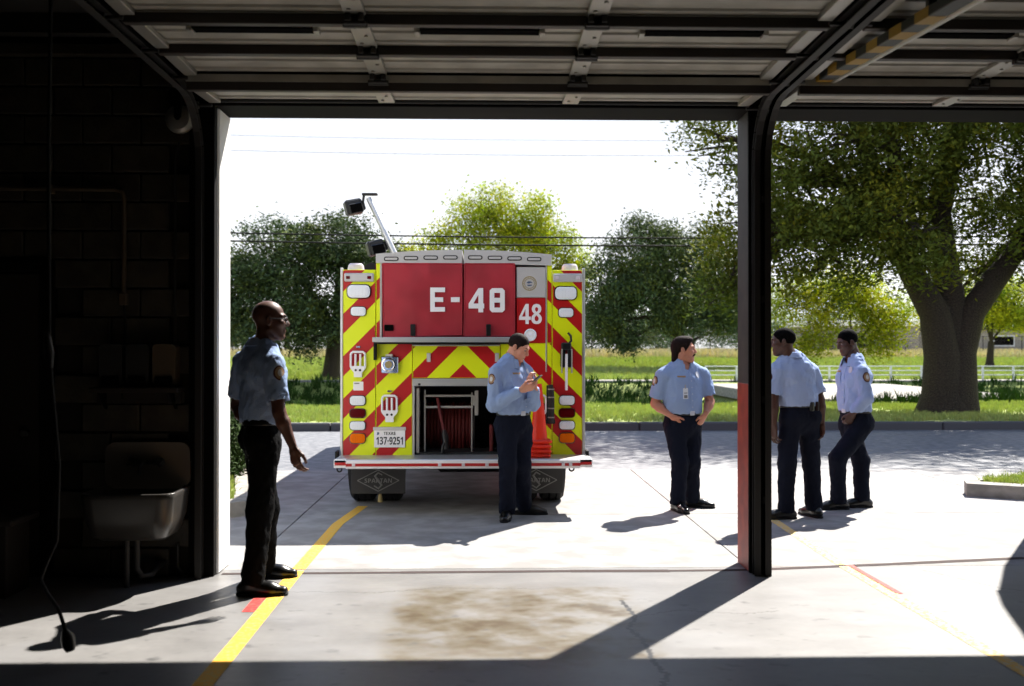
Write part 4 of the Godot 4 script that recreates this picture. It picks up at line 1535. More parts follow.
func build_doors() -> void:
	garage_door("open white overhead door above the bay with the fire engine", -1.9, 1.83, [-0.65, 0.62])
	garage_door("open white overhead door above the bay behind the dark post on the right", 2.02, 5.58, [-0.62, 0.62])
	track("dark door track running up the block wall beside the left jamb", -1.97, -1.0)
	track("door track curving up the near side of the dark post", 1.885, 1.0)
	track("door track curving up the post towards the second bay", 1.96, -1.0)
	track("door track at the far jamb of the second bay", 5.66, 1.0)
	# black and yellow striped rail hung between the two doors
	var a := Vector3(2.17, 3.36, -6.95)
	var b := Vector3(2.15, 3.15, -4.3)
	var len_ := a.distance_to(b)
	var bas := Basis.looking_at((a - b).normalized())
	var r := thing("hazard_rail", "hanging rail with yellow and black hazard tape between the two doors", "rail", b)
	var sh := Shape.new()
	sh.x = Transform3D(bas, Vector3.ZERO)
	sh.span(Vector3(-0.045, -0.02, -len_), Vector3(0.045, 0.03, 0), 0.004)
	obj("beam", sh, "hazard black", r)
	for k in 6:
		sh = Shape.new()
		sh.x = Transform3D(bas, Vector3.ZERO)
		var z := -0.4 - k * 0.32
		sh.face([Vector3(-0.046, -0.0215, z), Vector3(0.046, -0.0215, z), Vector3(0.046, -0.0215, z - 0.16), Vector3(-0.046, -0.0215, z - 0.16)], Vector3(0, 1, z))
		sh.face([Vector3(-0.0465, -0.0215, z), Vector3(-0.0465, 0.03, z), Vector3(-0.0465, 0.03, z - 0.16), Vector3(-0.0465, -0.0215, z - 0.16)], Vector3(1, 0, z))
		obj("yellow_band", sh, "hazard yellow", r)
	sh = Shape.new()
	sh.x = Transform3D(bas, Vector3.ZERO)
	sh.tube([Vector3(0.07, -0.01, 0.0), Vector3(0.07, -0.01, -len_)], 0.02, 10)
	obj("pale_tube", sh, "galvanised", r)
	sh = Shape.new()
	sh.x = Transform3D(bas, Vector3.ZERO)
	sh.span(Vector3(-0.12, 0.0, -len_ + 0.12), Vector3(0.02, 0.05, -len_ + 0.3), 0.004)
	sh.span(Vector3(-0.02, 0.02, -len_ + 0.5), Vector3(0.02, 0.42, -len_ + 0.54), 0.003)
	sh.span(Vector3(-0.02, 0.02, -0.5), Vector3(0.02, 0.62, -0.46), 0.003)
	obj("hanger", sh, "galvanised dark", r)


# ---------- along the block wall ----------
func build_wall_things() -> void:
	var z := -7.0
	# wall sink: tall back, deep apron basin, two taps, trap
	var s := thing("wall_sink", "white wall-hung utility sink in the dark corner left of the doorway", "sink", Vector3(-2.33, 0.43, z))
	var sh := Shape.new()
	sh.prism(rounded(0.58, 0.32, 0.07, 0.0, 0.345), 0.0, 0.045)
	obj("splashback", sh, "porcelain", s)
	# basin as a lofted shell: outer and inner rounded rings
	var rings := [[0.21, 0.12, -0.11, 0.02], [0.25, 0.19, -0.08, 0.03], [0.285, 0.235, 0.03, 0.05], [0.30, 0.245, 0.17, 0.05], [0.305, 0.25, 0.205, 0.05], [0.285, 0.235, 0.21, 0.05], [0.275, 0.225, 0.17, 0.05], [0.26, 0.20, 0.0, 0.05], [0.22, 0.15, -0.05, 0.04], [0.02, 0.02, -0.06, 0.01]]
	sh = Shape.new()
	var count := 0
	var first := -1
	for q in rings:
		var poly := rounded(q[0] * 2, q[1] * 2, minf(q[3] + 0.05, q[1] * 0.9), 0, 0, 5)
		count = poly.size()
		for p in poly:
			var out := Vector3(p.x, 0, p.y).normalized()
			sh.pt(Vector3(p.x, q[2], 0.255 + p.y), out)
	for j in rings.size() - 1:
		for i in count:
			var a := j * count + i
			var b := j * count + (i + 1) % count
			sh.tri(a, a + count, b)
			sh.tri(b, a + count, b + count)
	# normals from the faces
	var nn := PackedVector3Array()
	nn.resize(sh.v.size())
	for k in range(0, sh.t.size(), 3):
		var f := (sh.v[sh.t[k + 2]] - sh.v[sh.t[k]]).cross(sh.v[sh.t[k + 1]] - sh.v[sh.t[k]])
		for m in 3:
			nn[sh.t[k + m]] += f
	for k in nn.size():
		sh.n[k] = nn[k].normalized()
	obj("basin", sh, "shaded porcelain", s)
	sh = Shape.new()
	for q in [-0.09, 0.09]:
		sh.lathe([Vector2(0.03, 0), Vector2(0.03, 0.02), Vector2(0.015, 0.03), Vector2(0.015, 0.06), Vector2(0, 0.062)], 12, Transform3D(Basis(Vector3.RIGHT, PI / 2), Vector3(q, 0.37, 0.045)))
		for k in 4:
			var a := TAU * k / 4 + 0.4
			sh.tube([Vector3(q, 0.37, 0.10), Vector3(q + cos(a) * 0.035, 0.37 + sin(a) * 0.035, 0.105)], 0.008, 6)
	sh.tube([Vector3(-0.09, 0.37, 0.08), Vector3(0.09, 0.37, 0.08)], 0.016, 8)
	sh.tube([Vector3(0, 0.37, 0.08), Vector3(0, 0.38, 0.13), Vector3(0, 0.36, 0.20), Vector3(0, 0.30, 0.22)], 0.013, 8)
	obj("tap", sh, "galvanised dark", s)
	sh = Shape.new()
	sh.tube([Vector3(0, -0.08, 0.25), Vector3(0, -0.32, 0.25), Vector3(0.03, -0.37, 0.24), Vector3(0.08, -0.37, 0.2), Vector3(0.10, -0.33, 0.12), Vector3(0.10, -0.33, 0.0)], 0.022, 10)
	for q in [-0.16, 0.2]:
		sh.tube([Vector3(q, -0.2, 0.02), Vector3(q, -0.36, 0.02), Vector3(q + 0.04, -0.40, 0.03)], 0.012, 8)
	sh.tube([Vector3(-0.05, -0.10, 0.30), Vector3(-0.05, -0.43, 0.30)], 0.02, 8)
	obj("drain_pipe", sh, "galvanised dark", s)
	# soap dispensers in a row over a dark shelf
	var group := "dispensers above the sink"
	var dn := 0
	for said in ["dispenser on the shelf above the sink, farthest from the doorway", "middle dispenser of the three above the sink", "dispenser above the sink, nearest to the doorway"]:
		var d := thing("soap_dispenser", said, "dispenser", Vector3(-2.56 + dn * 0.18, 1.32, z), 0, group)
		sh = Shape.new()
		sh.prism(rounded(0.155, 0.29, 0.03, 0, 0.145), 0.0, 0.11)
		obj("case", sh, "pipe tan" if dn == 2 else "galvanised dark", d)
		sh = Shape.new()
		sh.span(Vector3(-0.06, 0.02, 0.11), Vector3(0.06, 0.07, 0.13), 0.008)
		obj("push_bar", sh, "slot dark", d)
		dn += 1
	var shf := thing("wall_shelf", "dark shelf carrying the three dispensers on the block wall", "shelf", Vector3(-2.38, 1.22, z))
	sh = Shape.new()
	sh.span(Vector3(-0.31, 0.06, 0), Vector3(0.29, 0.095, 0.17), 0.006)
	sh.span(Vector3(-0.31, -0.02, 0), Vector3(0.29, 0.06, 0.02), 0.004)
	obj("board", sh, "dark wood", shf)
	for q in [-0.25, 0.23]:
		sh = Shape.new()
		sh.prism(PackedVector2Array([Vector2(0, 0.06), Vector2(0.14, 0.06), Vector2(0.0, -0.06)]), -0.01, 0.01)
		var br := obj("bracket", sh, "dark steel", shf)
		br.rotation.y = -PI / 2
		br.position.x = q
	# conduit along the wall and down to a box
	var cd := thing("conduit", "tan pipe running along the block wall and bending down", "pipe", Vector3(-2.5, 2.68, z))
	sh = Shape.new()
	var cp := [Vector3(-1.9, 0.01, 0.03), Vector3(-0.06, 0.0, 0.03), Vector3(-0.015, -0.015, 0.03), Vector3(0.0, -0.06, 0.03), Vector3(0.0, -0.76, 0.03)]
	sh.tube(cp, 0.017, 10)
	obj("pipe", sh, "pipe tan", cd)
	sh = Shape.new()
	for p in [Vector3(-0.5, 0.0, 0.0), Vector3(-1.2, 0.0, 0.0)]:
		sh.span(p + Vector3(-0.02, -0.03, 0), p + Vector3(0.02, 0.03, 0.052), 0.004)
	sh.span(Vector3(-0.024, -0.8, 0.0), Vector3(0.024, -0.72, 0.06), 0.004)
	obj("clip", sh, "pipe tan", cd)
	sh = Shape.new()
	sh.tube([Vector3(0, -0.78, 0.03), Vector3(0.012, -0.95, 0.03), Vector3(-0.01, -1.2, 0.03), Vector3(0.0, -1.45, 0.06)], 0.008, 8)
	obj("cable", sh, "black cable", cd)
	# round alarm bell at the top of the jamb
	var bl := thing("alarm_bell", "round grey bell on the wall at the top of the left track", "bell", Vector3(-2.11, 3.16, z))
	sh = Shape.new()
	sh.lathe([Vector2(0.03, 0), Vector2(0.03, 0.05), Vector2(0.10, 0.05), Vector2(0.098, 0.075), Vector2(0.075, 0.10), Vector2(0.04, 0.112), Vector2(0, 0.115)], 28, Transform3D(Basis(Vector3.RIGHT, PI / 2), Vector3.ZERO))
	obj("gong", sh, "galvanised", bl)
	sh = Shape.new()
	sh.lathe([Vector2(0.018, 0.11), Vector2(0.016, 0.128), Vector2(0, 0.13)], 12, Transform3D(Basis(Vector3.RIGHT, PI / 2), Vector3.ZERO))
	sh.span(Vector3(-0.025, 0.0, 0.06), Vector3(0.025, 0.16, 0.12), 0.006)
	obj("hub", sh, "dark steel", bl)
	# small switch boxes by the jamb
	var bx := thing("switch_box", "small grey switch box on the wall between sink and jamb", "switch box", Vector3(-2.15, 1.26, z))
	sh = Shape.new()
	sh.span(Vector3(-0.04, -0.06, 0), Vector3(0.04, 0.06, 0.05), 0.006)
	obj("box", sh, "galvanised dark", bx)
	sh = Shape.new()
	sh.span(Vector3(-0.012, -0.02, 0.05), Vector3(0.012, 0.02, 0.065), 0.003)
	obj("toggle", sh, "black plastic", bx)
	sh = Shape.new()
	sh.tube([Vector3(0, 0.06, 0.025), Vector3(0, 1.6, 0.025), Vector3(0.03, 1.75, 0.03)], 0.01, 8)
	obj("riser", sh, "galvanised dark", bx)
	# power cord hanging from the ceiling with its plug near the floor
	var c := thing("drop_cord", "black power cord hanging from the ceiling with a plug just off the floor", "cord", Vector3(-2.16, 0, -5.05))
	sh = Shape.new()
	sh.tube([Vector3(-0.02, 3.75, -0.02), Vector3(-0.03, 2.6, -0.01), Vector3(-0.02, 1.55, 0), Vector3(0.03, 1.0, 0.0), Vector3(0.02, 0.62, 0.0), Vector3(-0.03, 0.50, 0.01), Vector3(-0.05, 0.43, 0.02), Vector3(-0.02, 0.37, 0.02), Vector3(0.03, 0.28, 0.0), Vector3(0.07, 0.16, 0.0)], 0.010, 8)
	obj("cable", sh, "black cable", c)
	sh = Shape.new()
	sh.tube([Vector3(0.062, 0.175, 0), Vector3(0.075, 0.14, 0), Vector3(0.082, 0.10, 0), Vector3(0.09, 0.07, 0)], [0.016, 0.034, 0.034, 0.022], 12)
	obj("plug", sh, "black plastic", c)
	sh = Shape.new()
	sh.tube([Vector3(-0.03, 1.66, 0), Vector3(-0.02, 1.56, 0), Vector3(-0.015, 1.48, 0)], [0.014, 0.024, 0.014], 10)
	obj("cord_grip", sh, "galvanised dark", c)
	# low dark bench by the side door
	var be := thing("bench", "low dark bench against the wall below the side door", "bench", Vector3(-3.35, 0, -6.55))
	sh = Shape.new()
	sh.span(Vector3(-0.6, 0.46, -0.2), Vector3(0.38, 0.50, 0.2), 0.008)
	obj("seat", sh, "dark wood", be)
	for q in [-0.52, 0.30]:
		sh = Shape.new()
		sh.span(Vector3(q - 0.03, 0, -0.16), Vector3(q + 0.03, 0.46, 0.16), 0.006)
		obj("leg", sh, "dark wood", be)
	# added unseen locker right of the second bay, shaped to cast the floor shadow
	var shadow_caster := thing("added_locker", "added unseen locker shape casting the floor shadow right of the second bay", "locker", Vector3(5.448, 0, -8.438), -0.52)
	sh = Shape.new()
	sh.span(Vector3(-0.65, 0.18, -0.45), Vector3(0.65, 2.8, 0.45), 0.03)
	obj("body", sh, "galvanised dark", shadow_caster)
	sh = Shape.new()
	sh.x = Transform3D(Basis(Vector3.RIGHT, 1.01), Vector3(0, 2.8, 0.42))
	sh.prism(PackedVector2Array([Vector2(-0.66, -0.02), Vector2(0.66, -0.02), Vector2(0.66, 1.13), Vector2(-0.36, 1.13), Vector2(-0.60, 0.3)]), -0.02, 0.02)
	obj("lid", sh, "galvanised dark", shadow_caster)
	for q in [-0.5, 0.5]:
		for e in [-0.33, 0.33]:
			sh = Shape.new()
			sh.tube([Vector3(q - 0.03, 0.09, e), Vector3(q + 0.03, 0.09, e)], 0.09, 16)
			obj("wheel", sh, "black rubber", shadow_caster)
	sh = Shape.new()
	sh.tube([Vector3(-0.1, 1.2, 0.45), Vector3(-0.1, 1.2, 0.49), Vector3(0.1, 1.2, 0.49), Vector3(0.1, 1.2, 0.45)], 0.012, 8)
	obj("handle", sh, "chrome", shadow_caster)

# ---------- trees ----------
func spray(leaves: int, size: float, lw: float, seed_: int) -> Shape:
	# a twig's worth of leaves, each folded along its midrib
	var r := RandomNumberGenerator.new()
	r.seed = seed_
	var sh := Shape.new()
	for k in leaves:
		var p := Vector3(r.randfn(0, 0.42), r.randfn(0, 0.32), r.randfn(0, 0.42))
		var d := Vector3(r.randf_range(-1, 1), r.randf_range(-0.9, 0.35), r.randf_range(-1, 1)).normalized()
		var up := Vector3(r.randf_range(-0.7, 0.7), 1, r.randf_range(-0.7, 0.7)).normalized()
		var side := d.cross(up).normalized() * lw
		up = side.cross(d).normalized()
		var l := size * r.randf_range(0.7, 1.25)
		var b := r.randf_range(0.8, 1.2)
		sh.col = Color(b, b, b * 0.95)
		var mid := p + d * l * 0.5 + up * lw * 0.2
		var q1 := p + d * l * 0.45 + side - up * lw * 0.15
		var q2 := p + d * l * 0.45 - side - up * lw * 0.15
		var tip := p + d * l
		sh.face([p, q1, mid])
		sh.face([q1, tip, mid])
		sh.face([p, mid, q2])
		sh.face([mid, tip, q2])
	return sh


func tree(called: String, label: String, at_: Vector3, trunk: float, fork: float, lean: Vector3, blobs: Array, leaf: String, sprays: Shape, scale_: float, seed_: int, limbs := [], airy := Vector2(0.6, -0.08)) -> Node3D:
	# blobs: [centre relative to the foot, radii, number of sprays]
	var t := thing(called, label, "tree", at_)
	var r := RandomNumberGenerator.new()
	r.seed = seed_
	var sh := Shape.new()
	var top := Vector3(lean.x, fork, lean.z)
	if limbs.is_empty():
		sh.tube([Vector3(0, -0.3, 0), Vector3(0, 0.05, 0), Vector3(lean.x * 0.1, fork * 0.2, lean.z * 0.1), Vector3(lean.x * 0.5, fork * 0.6, lean.z * 0.5), top], [trunk * 1.5, trunk * 1.25, trunk, trunk * 0.88, trunk * 0.8], 14)
	for l in limbs:  # hand-placed stems: [points, radii]
		sh.tube(l[0], l[1], 14)
	var wood := obj("trunk", sh, "bark", t)
	sh = Shape.new()
	var places := []
	var tints := PackedColorArray()
	for b in blobs:
		var c: Vector3 = b[0]
		var rad: Vector3 = b[1]
		var from := top
		if limbs.size():
			var best := 1e9
			for l in limbs:
				var e: Vector3 = l[0][l[0].size() - 1]
				if e.distance_to(c) < best:
					best = e.distance_to(c)
					from = e
		var mid := from.lerp(c, 0.5) + Vector3(r.randf_range(-0.3, 0.3), 0.12 * from.distance_to(c), r.randf_range(-0.3, 0.3))
		var r0 := clampf(trunk * 0.5 * pow(rad.length() / 4.0, 0.5), 0.03, trunk * 0.6)
		var kink := mid.lerp(c, 0.5) + Vector3(r.randf_range(-0.2, 0.2), r.randf_range(-0.1, 0.2), r.randf_range(-0.2, 0.2))
		sh.tube([from - (from - mid).limit_length(-0.2), mid, kink, c], [r0, r0 * 0.7, r0 * 0.5, r0 * 0.3], 8)
		for k in 7:
			var u := Vector3(r.randfn(), r.randfn(), r.randfn()).normalized()
			var e := c + u * rad * 0.85
			var s := mid.lerp(c, r.randf_range(0.3, 1.0))
			sh.tube([s, s.lerp(e, 0.5) + Vector3(0, 0.08 * rad.y, 0), e], [r0 * 0.3, r0 * 0.2, r0 * 0.08], 5)
		var n_: int = b[2]
		for k in n_:
			var u := Vector3(r.randfn(), r.randfn(), r.randfn()).normalized()
			var f := pow(r.randf(), 0.42)
			var p := c + u * rad * f
			# gaps: sprays gather on branchlets
			if noise.get_noise_3dv((p + at_) * airy.x) < airy.y:
				continue
			var q := scale_ * r.randf_range(0.7, 1.3)
			places.append(Transform3D(Basis.from_euler(Vector3(r.randf_range(-0.5, 0.5), r.randf() * TAU, r.randf_range(-0.5, 0.5))).scaled(Vector3.ONE * q), p))
			var w := r.randf_range(0.6, 1.3)
			var yel := clampf(noise.get_noise_3dv(p * 0.7 + Vector3(30, 0, 0)) * 1.8 + r.randf_range(-0.3, 0.4), 0.0, 0.9)
			tints.append(Color(w * (1.0 + yel * 1.0), w * (1.0 + yel * 0.5), w * (1.0 - yel * 0.4)))
	obj("branches", sh, "bark", wood)
	scatter("foliage", sprays, leaf, places, tints, t)
	return t


func build_trees() -> void:
	var near := spray(20, 0.21, 0.052, 1)
	var mid := spray(24, 0.22, 0.06, 2)
	var far := spray(26, 0.23, 0.065, 3)
	# the big pecan by the kerb on the right: three stems from a heavy foot
	var g := Vector3(10.62, 0.13, -22.9)
	var st := [
		[[Vector3(0, -0.3, 0), Vector3(0.0, 0.05, 0), Vector3(-0.05, 0.45, 0), Vector3(-0.08, 1.3, 0.05), Vector3(-0.28, 2.3, 0.1), Vector3(-0.85, 3.3, 0.1), Vector3(-1.3, 4.3, 0.2)], [0.95, 0.66, 0.46, 0.40, 0.34, 0.27, 0.20]],
		[[Vector3(0.1, -0.2, -0.1), Vector3(0.12, 0.4, -0.1), Vector3(0.15, 1.5, -0.1), Vector3(0.2, 2.6, -0.15), Vector3(0.1, 3.6, -0.2), Vector3(0.05, 4.9, -0.3)], [0.6, 0.44, 0.38, 0.34, 0.28, 0.20]],
		[[Vector3(0.2, -0.2, 0.05), Vector3(0.3, 0.4, 0.05), Vector3(0.38, 1.4, 0.0), Vector3(0.62, 2.3, 0.0), Vector3(1.15, 3.1, 0.1), Vector3(1.9, 4.0, 0.0)], [0.6, 0.42, 0.34, 0.31, 0.27, 0.20]],
	]
	var big := [
		[Vector3(-3.9, 5.5, 0.6), Vector3(1.8, 1.6, 1.9), 900], [Vector3(-2.0, 6.4, 1.2), Vector3(2.2, 1.8, 2.2), 1500], [Vector3(0.4, 6.7, 0.8), Vector3(2.4, 1.9, 2.4), 1700],
		[Vector3(2.8, 6.2, 0.8), Vector3(2.2, 1.9, 2.3), 1700], [Vector3(-2.7, 4.3, 0.8), Vector3(1.9, 1.3, 1.8), 1050], [Vector3(-0.4, 4.7, -1.2), Vector3(2.2, 1.1, 2.0), 1000],
		[Vector3(2.2, 4.3, 0.8), Vector3(2.0, 1.3, 1.9), 1300], [Vector3(3.5, 3.2, 0.4), Vector3(1.6, 1.0, 1.7), 900], [Vector3(-4.5, 3.9, 0.2), Vector3(1.3, 0.9, 1.4), 330],
		[Vector3(-5.2, 6.4, -0.4), Vector3(0.9, 1.0, 1.4), 210], [Vector3(-5.3, 2.9, 0.4), Vector3(0.8, 0.6, 1.0), 170], [Vector3(0.5, 9.3, 0.0), Vector3(4.0, 2.0, 3.6), 1900],
		[Vector3(5.2, 6.2, 0.0), Vector3(2.0, 2.4, 2.6), 1500], [Vector3(-3.2, 8.6, 0.4), Vector3(2.2, 1.6, 2.4), 850], [Vector3(-1.2, 3.6, 1.6), Vector3(1.1, 0.7, 1.0), 240],
		[Vector3(-3.4, 3.1, 0.9), Vector3(1.0, 0.6, 0.9), 170], [Vector3(1.4, 3.2, -1.6), Vector3(1.6, 0.7, 1.0), 330], [Vector3(4.6, 4.4, 0.6), Vector3(1.6, 1.3, 1.6), 700],
	]
	tree("pecan_tree", "huge three-stemmed shade tree by the kerb at the right", g, 0.5, 3.0, Vector3.ZERO, big, "leaf olive", near, 0.60, 11, st, Vector2(0.75, 0.06))
	# small yellow-green tree hanging into the gap behind the two standing officers
	tree("young_tree", "small bright yellow-green tree between the two officers and the big trunk", Vector3(11.0, 0.0, -30.3), 0.07, 1.6, Vector3(0.2, 0, 0), [[Vector3(-0.4, 2.5, 0.2), Vector3(1.6, 0.9, 1.0), 420], [Vector3(1.1, 2.7, 0.0), Vector3(1.3, 0.8, 0.9), 340], [Vector3(-1.5, 1.9, 0.3), Vector3(0.8, 0.6, 0.7), 170], [Vector3(0.0, 3.5, 0), Vector3(1.8, 0.7, 0.9), 380], [Vector3(0.7, 1.7, 0.3), Vector3(0.8, 0.4, 0.6), 110], [Vector3(-1.8, 3.0, 0.0), Vector3(0.9, 0.7, 0.8), 190]], "leaf yellow", near, 0.5, 12)
	# the dark spreading oak across the street at the left
	tree("oak_tree", "dark spreading oak across the street, left of the fire engine", Vector3(-7.3, 0.2, -47.5), 0.42, 2.2, Vector3(0.2, 0, 0), [
		[Vector3(-2.2, 5.9, 0.5), Vector3(2.6, 1.8, 2.4), 860], [Vector3(0.6, 6.2, 0.5), Vector3(2.3, 1.6, 2.4), 800], [Vector3(2.0, 5.0, 0), Vector3(1.9, 1.6, 2.2), 660], [Vector3(-4.0, 4.3, 0.4), Vector3(2.2, 1.8, 2.2), 760],
		[Vector3(-1.4, 3.8, 1.0), Vector3(2.6, 1.6, 2.0), 800], [Vector3(1.6, 3.3, 0.6), Vector3(1.9, 1.2, 1.8), 560], [Vector3(-5.6, 2.9, 0.2), Vector3(1.8, 1.5, 1.8), 520], [Vector3(-2.6, 2.2, 1.0), Vector3(1.6, 0.9, 1.4), 320], [Vector3(-0.9, 1.5, 1.2), Vector3(0.6, 0.6, 0.6), 80], [Vector3(0.9, 2.2, 0.8), Vector3(1.2, 0.6, 1.2), 180]], "leaf dark", mid, 0.78, 13, [], Vector2(0.7, 0.03))
	# the pale airy tree rising behind the engine
	tree("light_tree", "airy pale green tree rising behind the fire engine's roof", Vector3(1.2, 0.5, -62.0), 0.35, 4.5, Vector3(0.1, 0, 0), [
		[Vector3(-0.9, 9.6, 0), Vector3(2.6, 1.5, 2.2), 429], [Vector3(1.3, 9.2, 0), Vector3(2.0, 1.5, 2.0), 338], [Vector3(-2.4, 8.0, 0), Vector3(2.2, 1.3, 2.0), 325], [Vector3(2.4, 7.6, 0), Vector3(2.2, 1.4, 2.0), 338], [Vector3(0.0, 7.4, 0.3), Vector3(2.4, 1.4, 2.0), 325], [Vector3(-5.0, 7.0, 0), Vector3(1.9, 1.4, 1.8), 299], [Vector3(4.3, 6.2, 0), Vector3(1.6, 1.4, 1.6), 234], [Vector3(-3.0, 5.4, 0), Vector3(2.4, 1.3, 2), 312], [Vector3(2.6, 4.8, 0), Vector3(2.4, 1.4, 2), 312]], "leaf yellow", far, 0.85, 14, [], Vector2(0.75, 0.04))
	# broad dark trees to the right of the engine
	tree("oak_tree", "broad dark tree with a low crown seen between engine and post", Vector3(12.0, 0.5, -60.0), 0.45, 2.6, Vector3(-0.6, 0, 0), [
		[Vector3(-2.6, 6.6, 0), Vector3(2.8, 1.9, 2.4), 798], [Vector3(0.4, 6.9, 0), Vector3(2.6, 1.8, 2.4), 760], [Vector3(-4.6, 4.6, 0), Vector3(2.2, 1.8, 2.2), 627], [Vector3(-1.4, 4.6, 0.6), Vector3(2.8, 1.6, 2.2), 760], [Vector3(2.2, 4.8, 0), Vector3(2.4, 1.8, 2.2), 627], [Vector3(-4.4, 2.6, 0.2), Vector3(1.9, 1.0, 1.8), 361], [Vector3(-0.2, 3.0, 0.8), Vector3(2.0, 0.9, 1.6), 418], [Vector3(3.0, 3.0, 0), Vector3(1.8, 1.1, 1.8), 380], [Vector3(-2.6, 8.4, 0), Vector3(1.1, 1.0, 1.2), 133], [Vector3(-3.6, 1.6, 0.6), Vector3(0.9, 0.6, 0.8), 95]], "leaf dark", far, 0.85, 15, [], Vector2(0.6, 0.02))
	tree("small_tree", "small forked tree beyond the white rail at far right", Vector3(30.6, 0.6, -60.0), 0.22, 1.5, Vector3(0.1, 0, 0), [[Vector3(-0.4, 3.4, 0), Vector3(2.2, 1.2, 1.8), 416], [Vector3(1.6, 3.0, 0), Vector3(1.6, 1.0, 1.5), 272], [Vector3(0.4, 4.6, 0), Vector3(2.2, 1.0, 1.8), 320]], "leaf yellow", far, 0.7, 16)
	# the far belt of trees that closes the view
	var spots := [[-46, 96], [-37, 92], [-28, 100], [-19, 96], [-9, 104], [2, 100], [13, 98], [22, 106], [31, 100], [40, 112], [52, 108], [63, 112]]
	var said := ["far tree at the left edge of the belt", "far tree behind the oak's left side", "far tree glimpsed past the bay's left jamb", "far tree behind the oak's trunk", "far tree hidden mostly by the engine's left lamps", "far tree straight behind the engine", "far tree just right of the engine", "far tree behind the man with the badge", "far tree near the post", "far tree behind the two officers", "far tree behind the big trunk", "far tree at the right edge of the belt"]
	for k in spots.size():
		var h := 5.0 + rng.randf() * 2.5
		var x: float = spots[k][0]
		var d: float = spots[k][1]
		if x > 24.0:
			h -= 1.5
		tree("far_tree", said[k], Vector3(x, 1.0, -d), 0.3, 1.6, Vector3.ZERO, [[Vector3(0, h * 0.62, 0), Vector3(5.2, h * 0.4, 3.5), 330], [Vector3(-3, h * 0.36, 0.5), Vector3(3.2, h * 0.3, 3), 180], [Vector3(3, h * 0.36, 0.5), Vector3(3.2, h * 0.3, 3), 180]], "leaf far", far, 1.25, 30 + k)


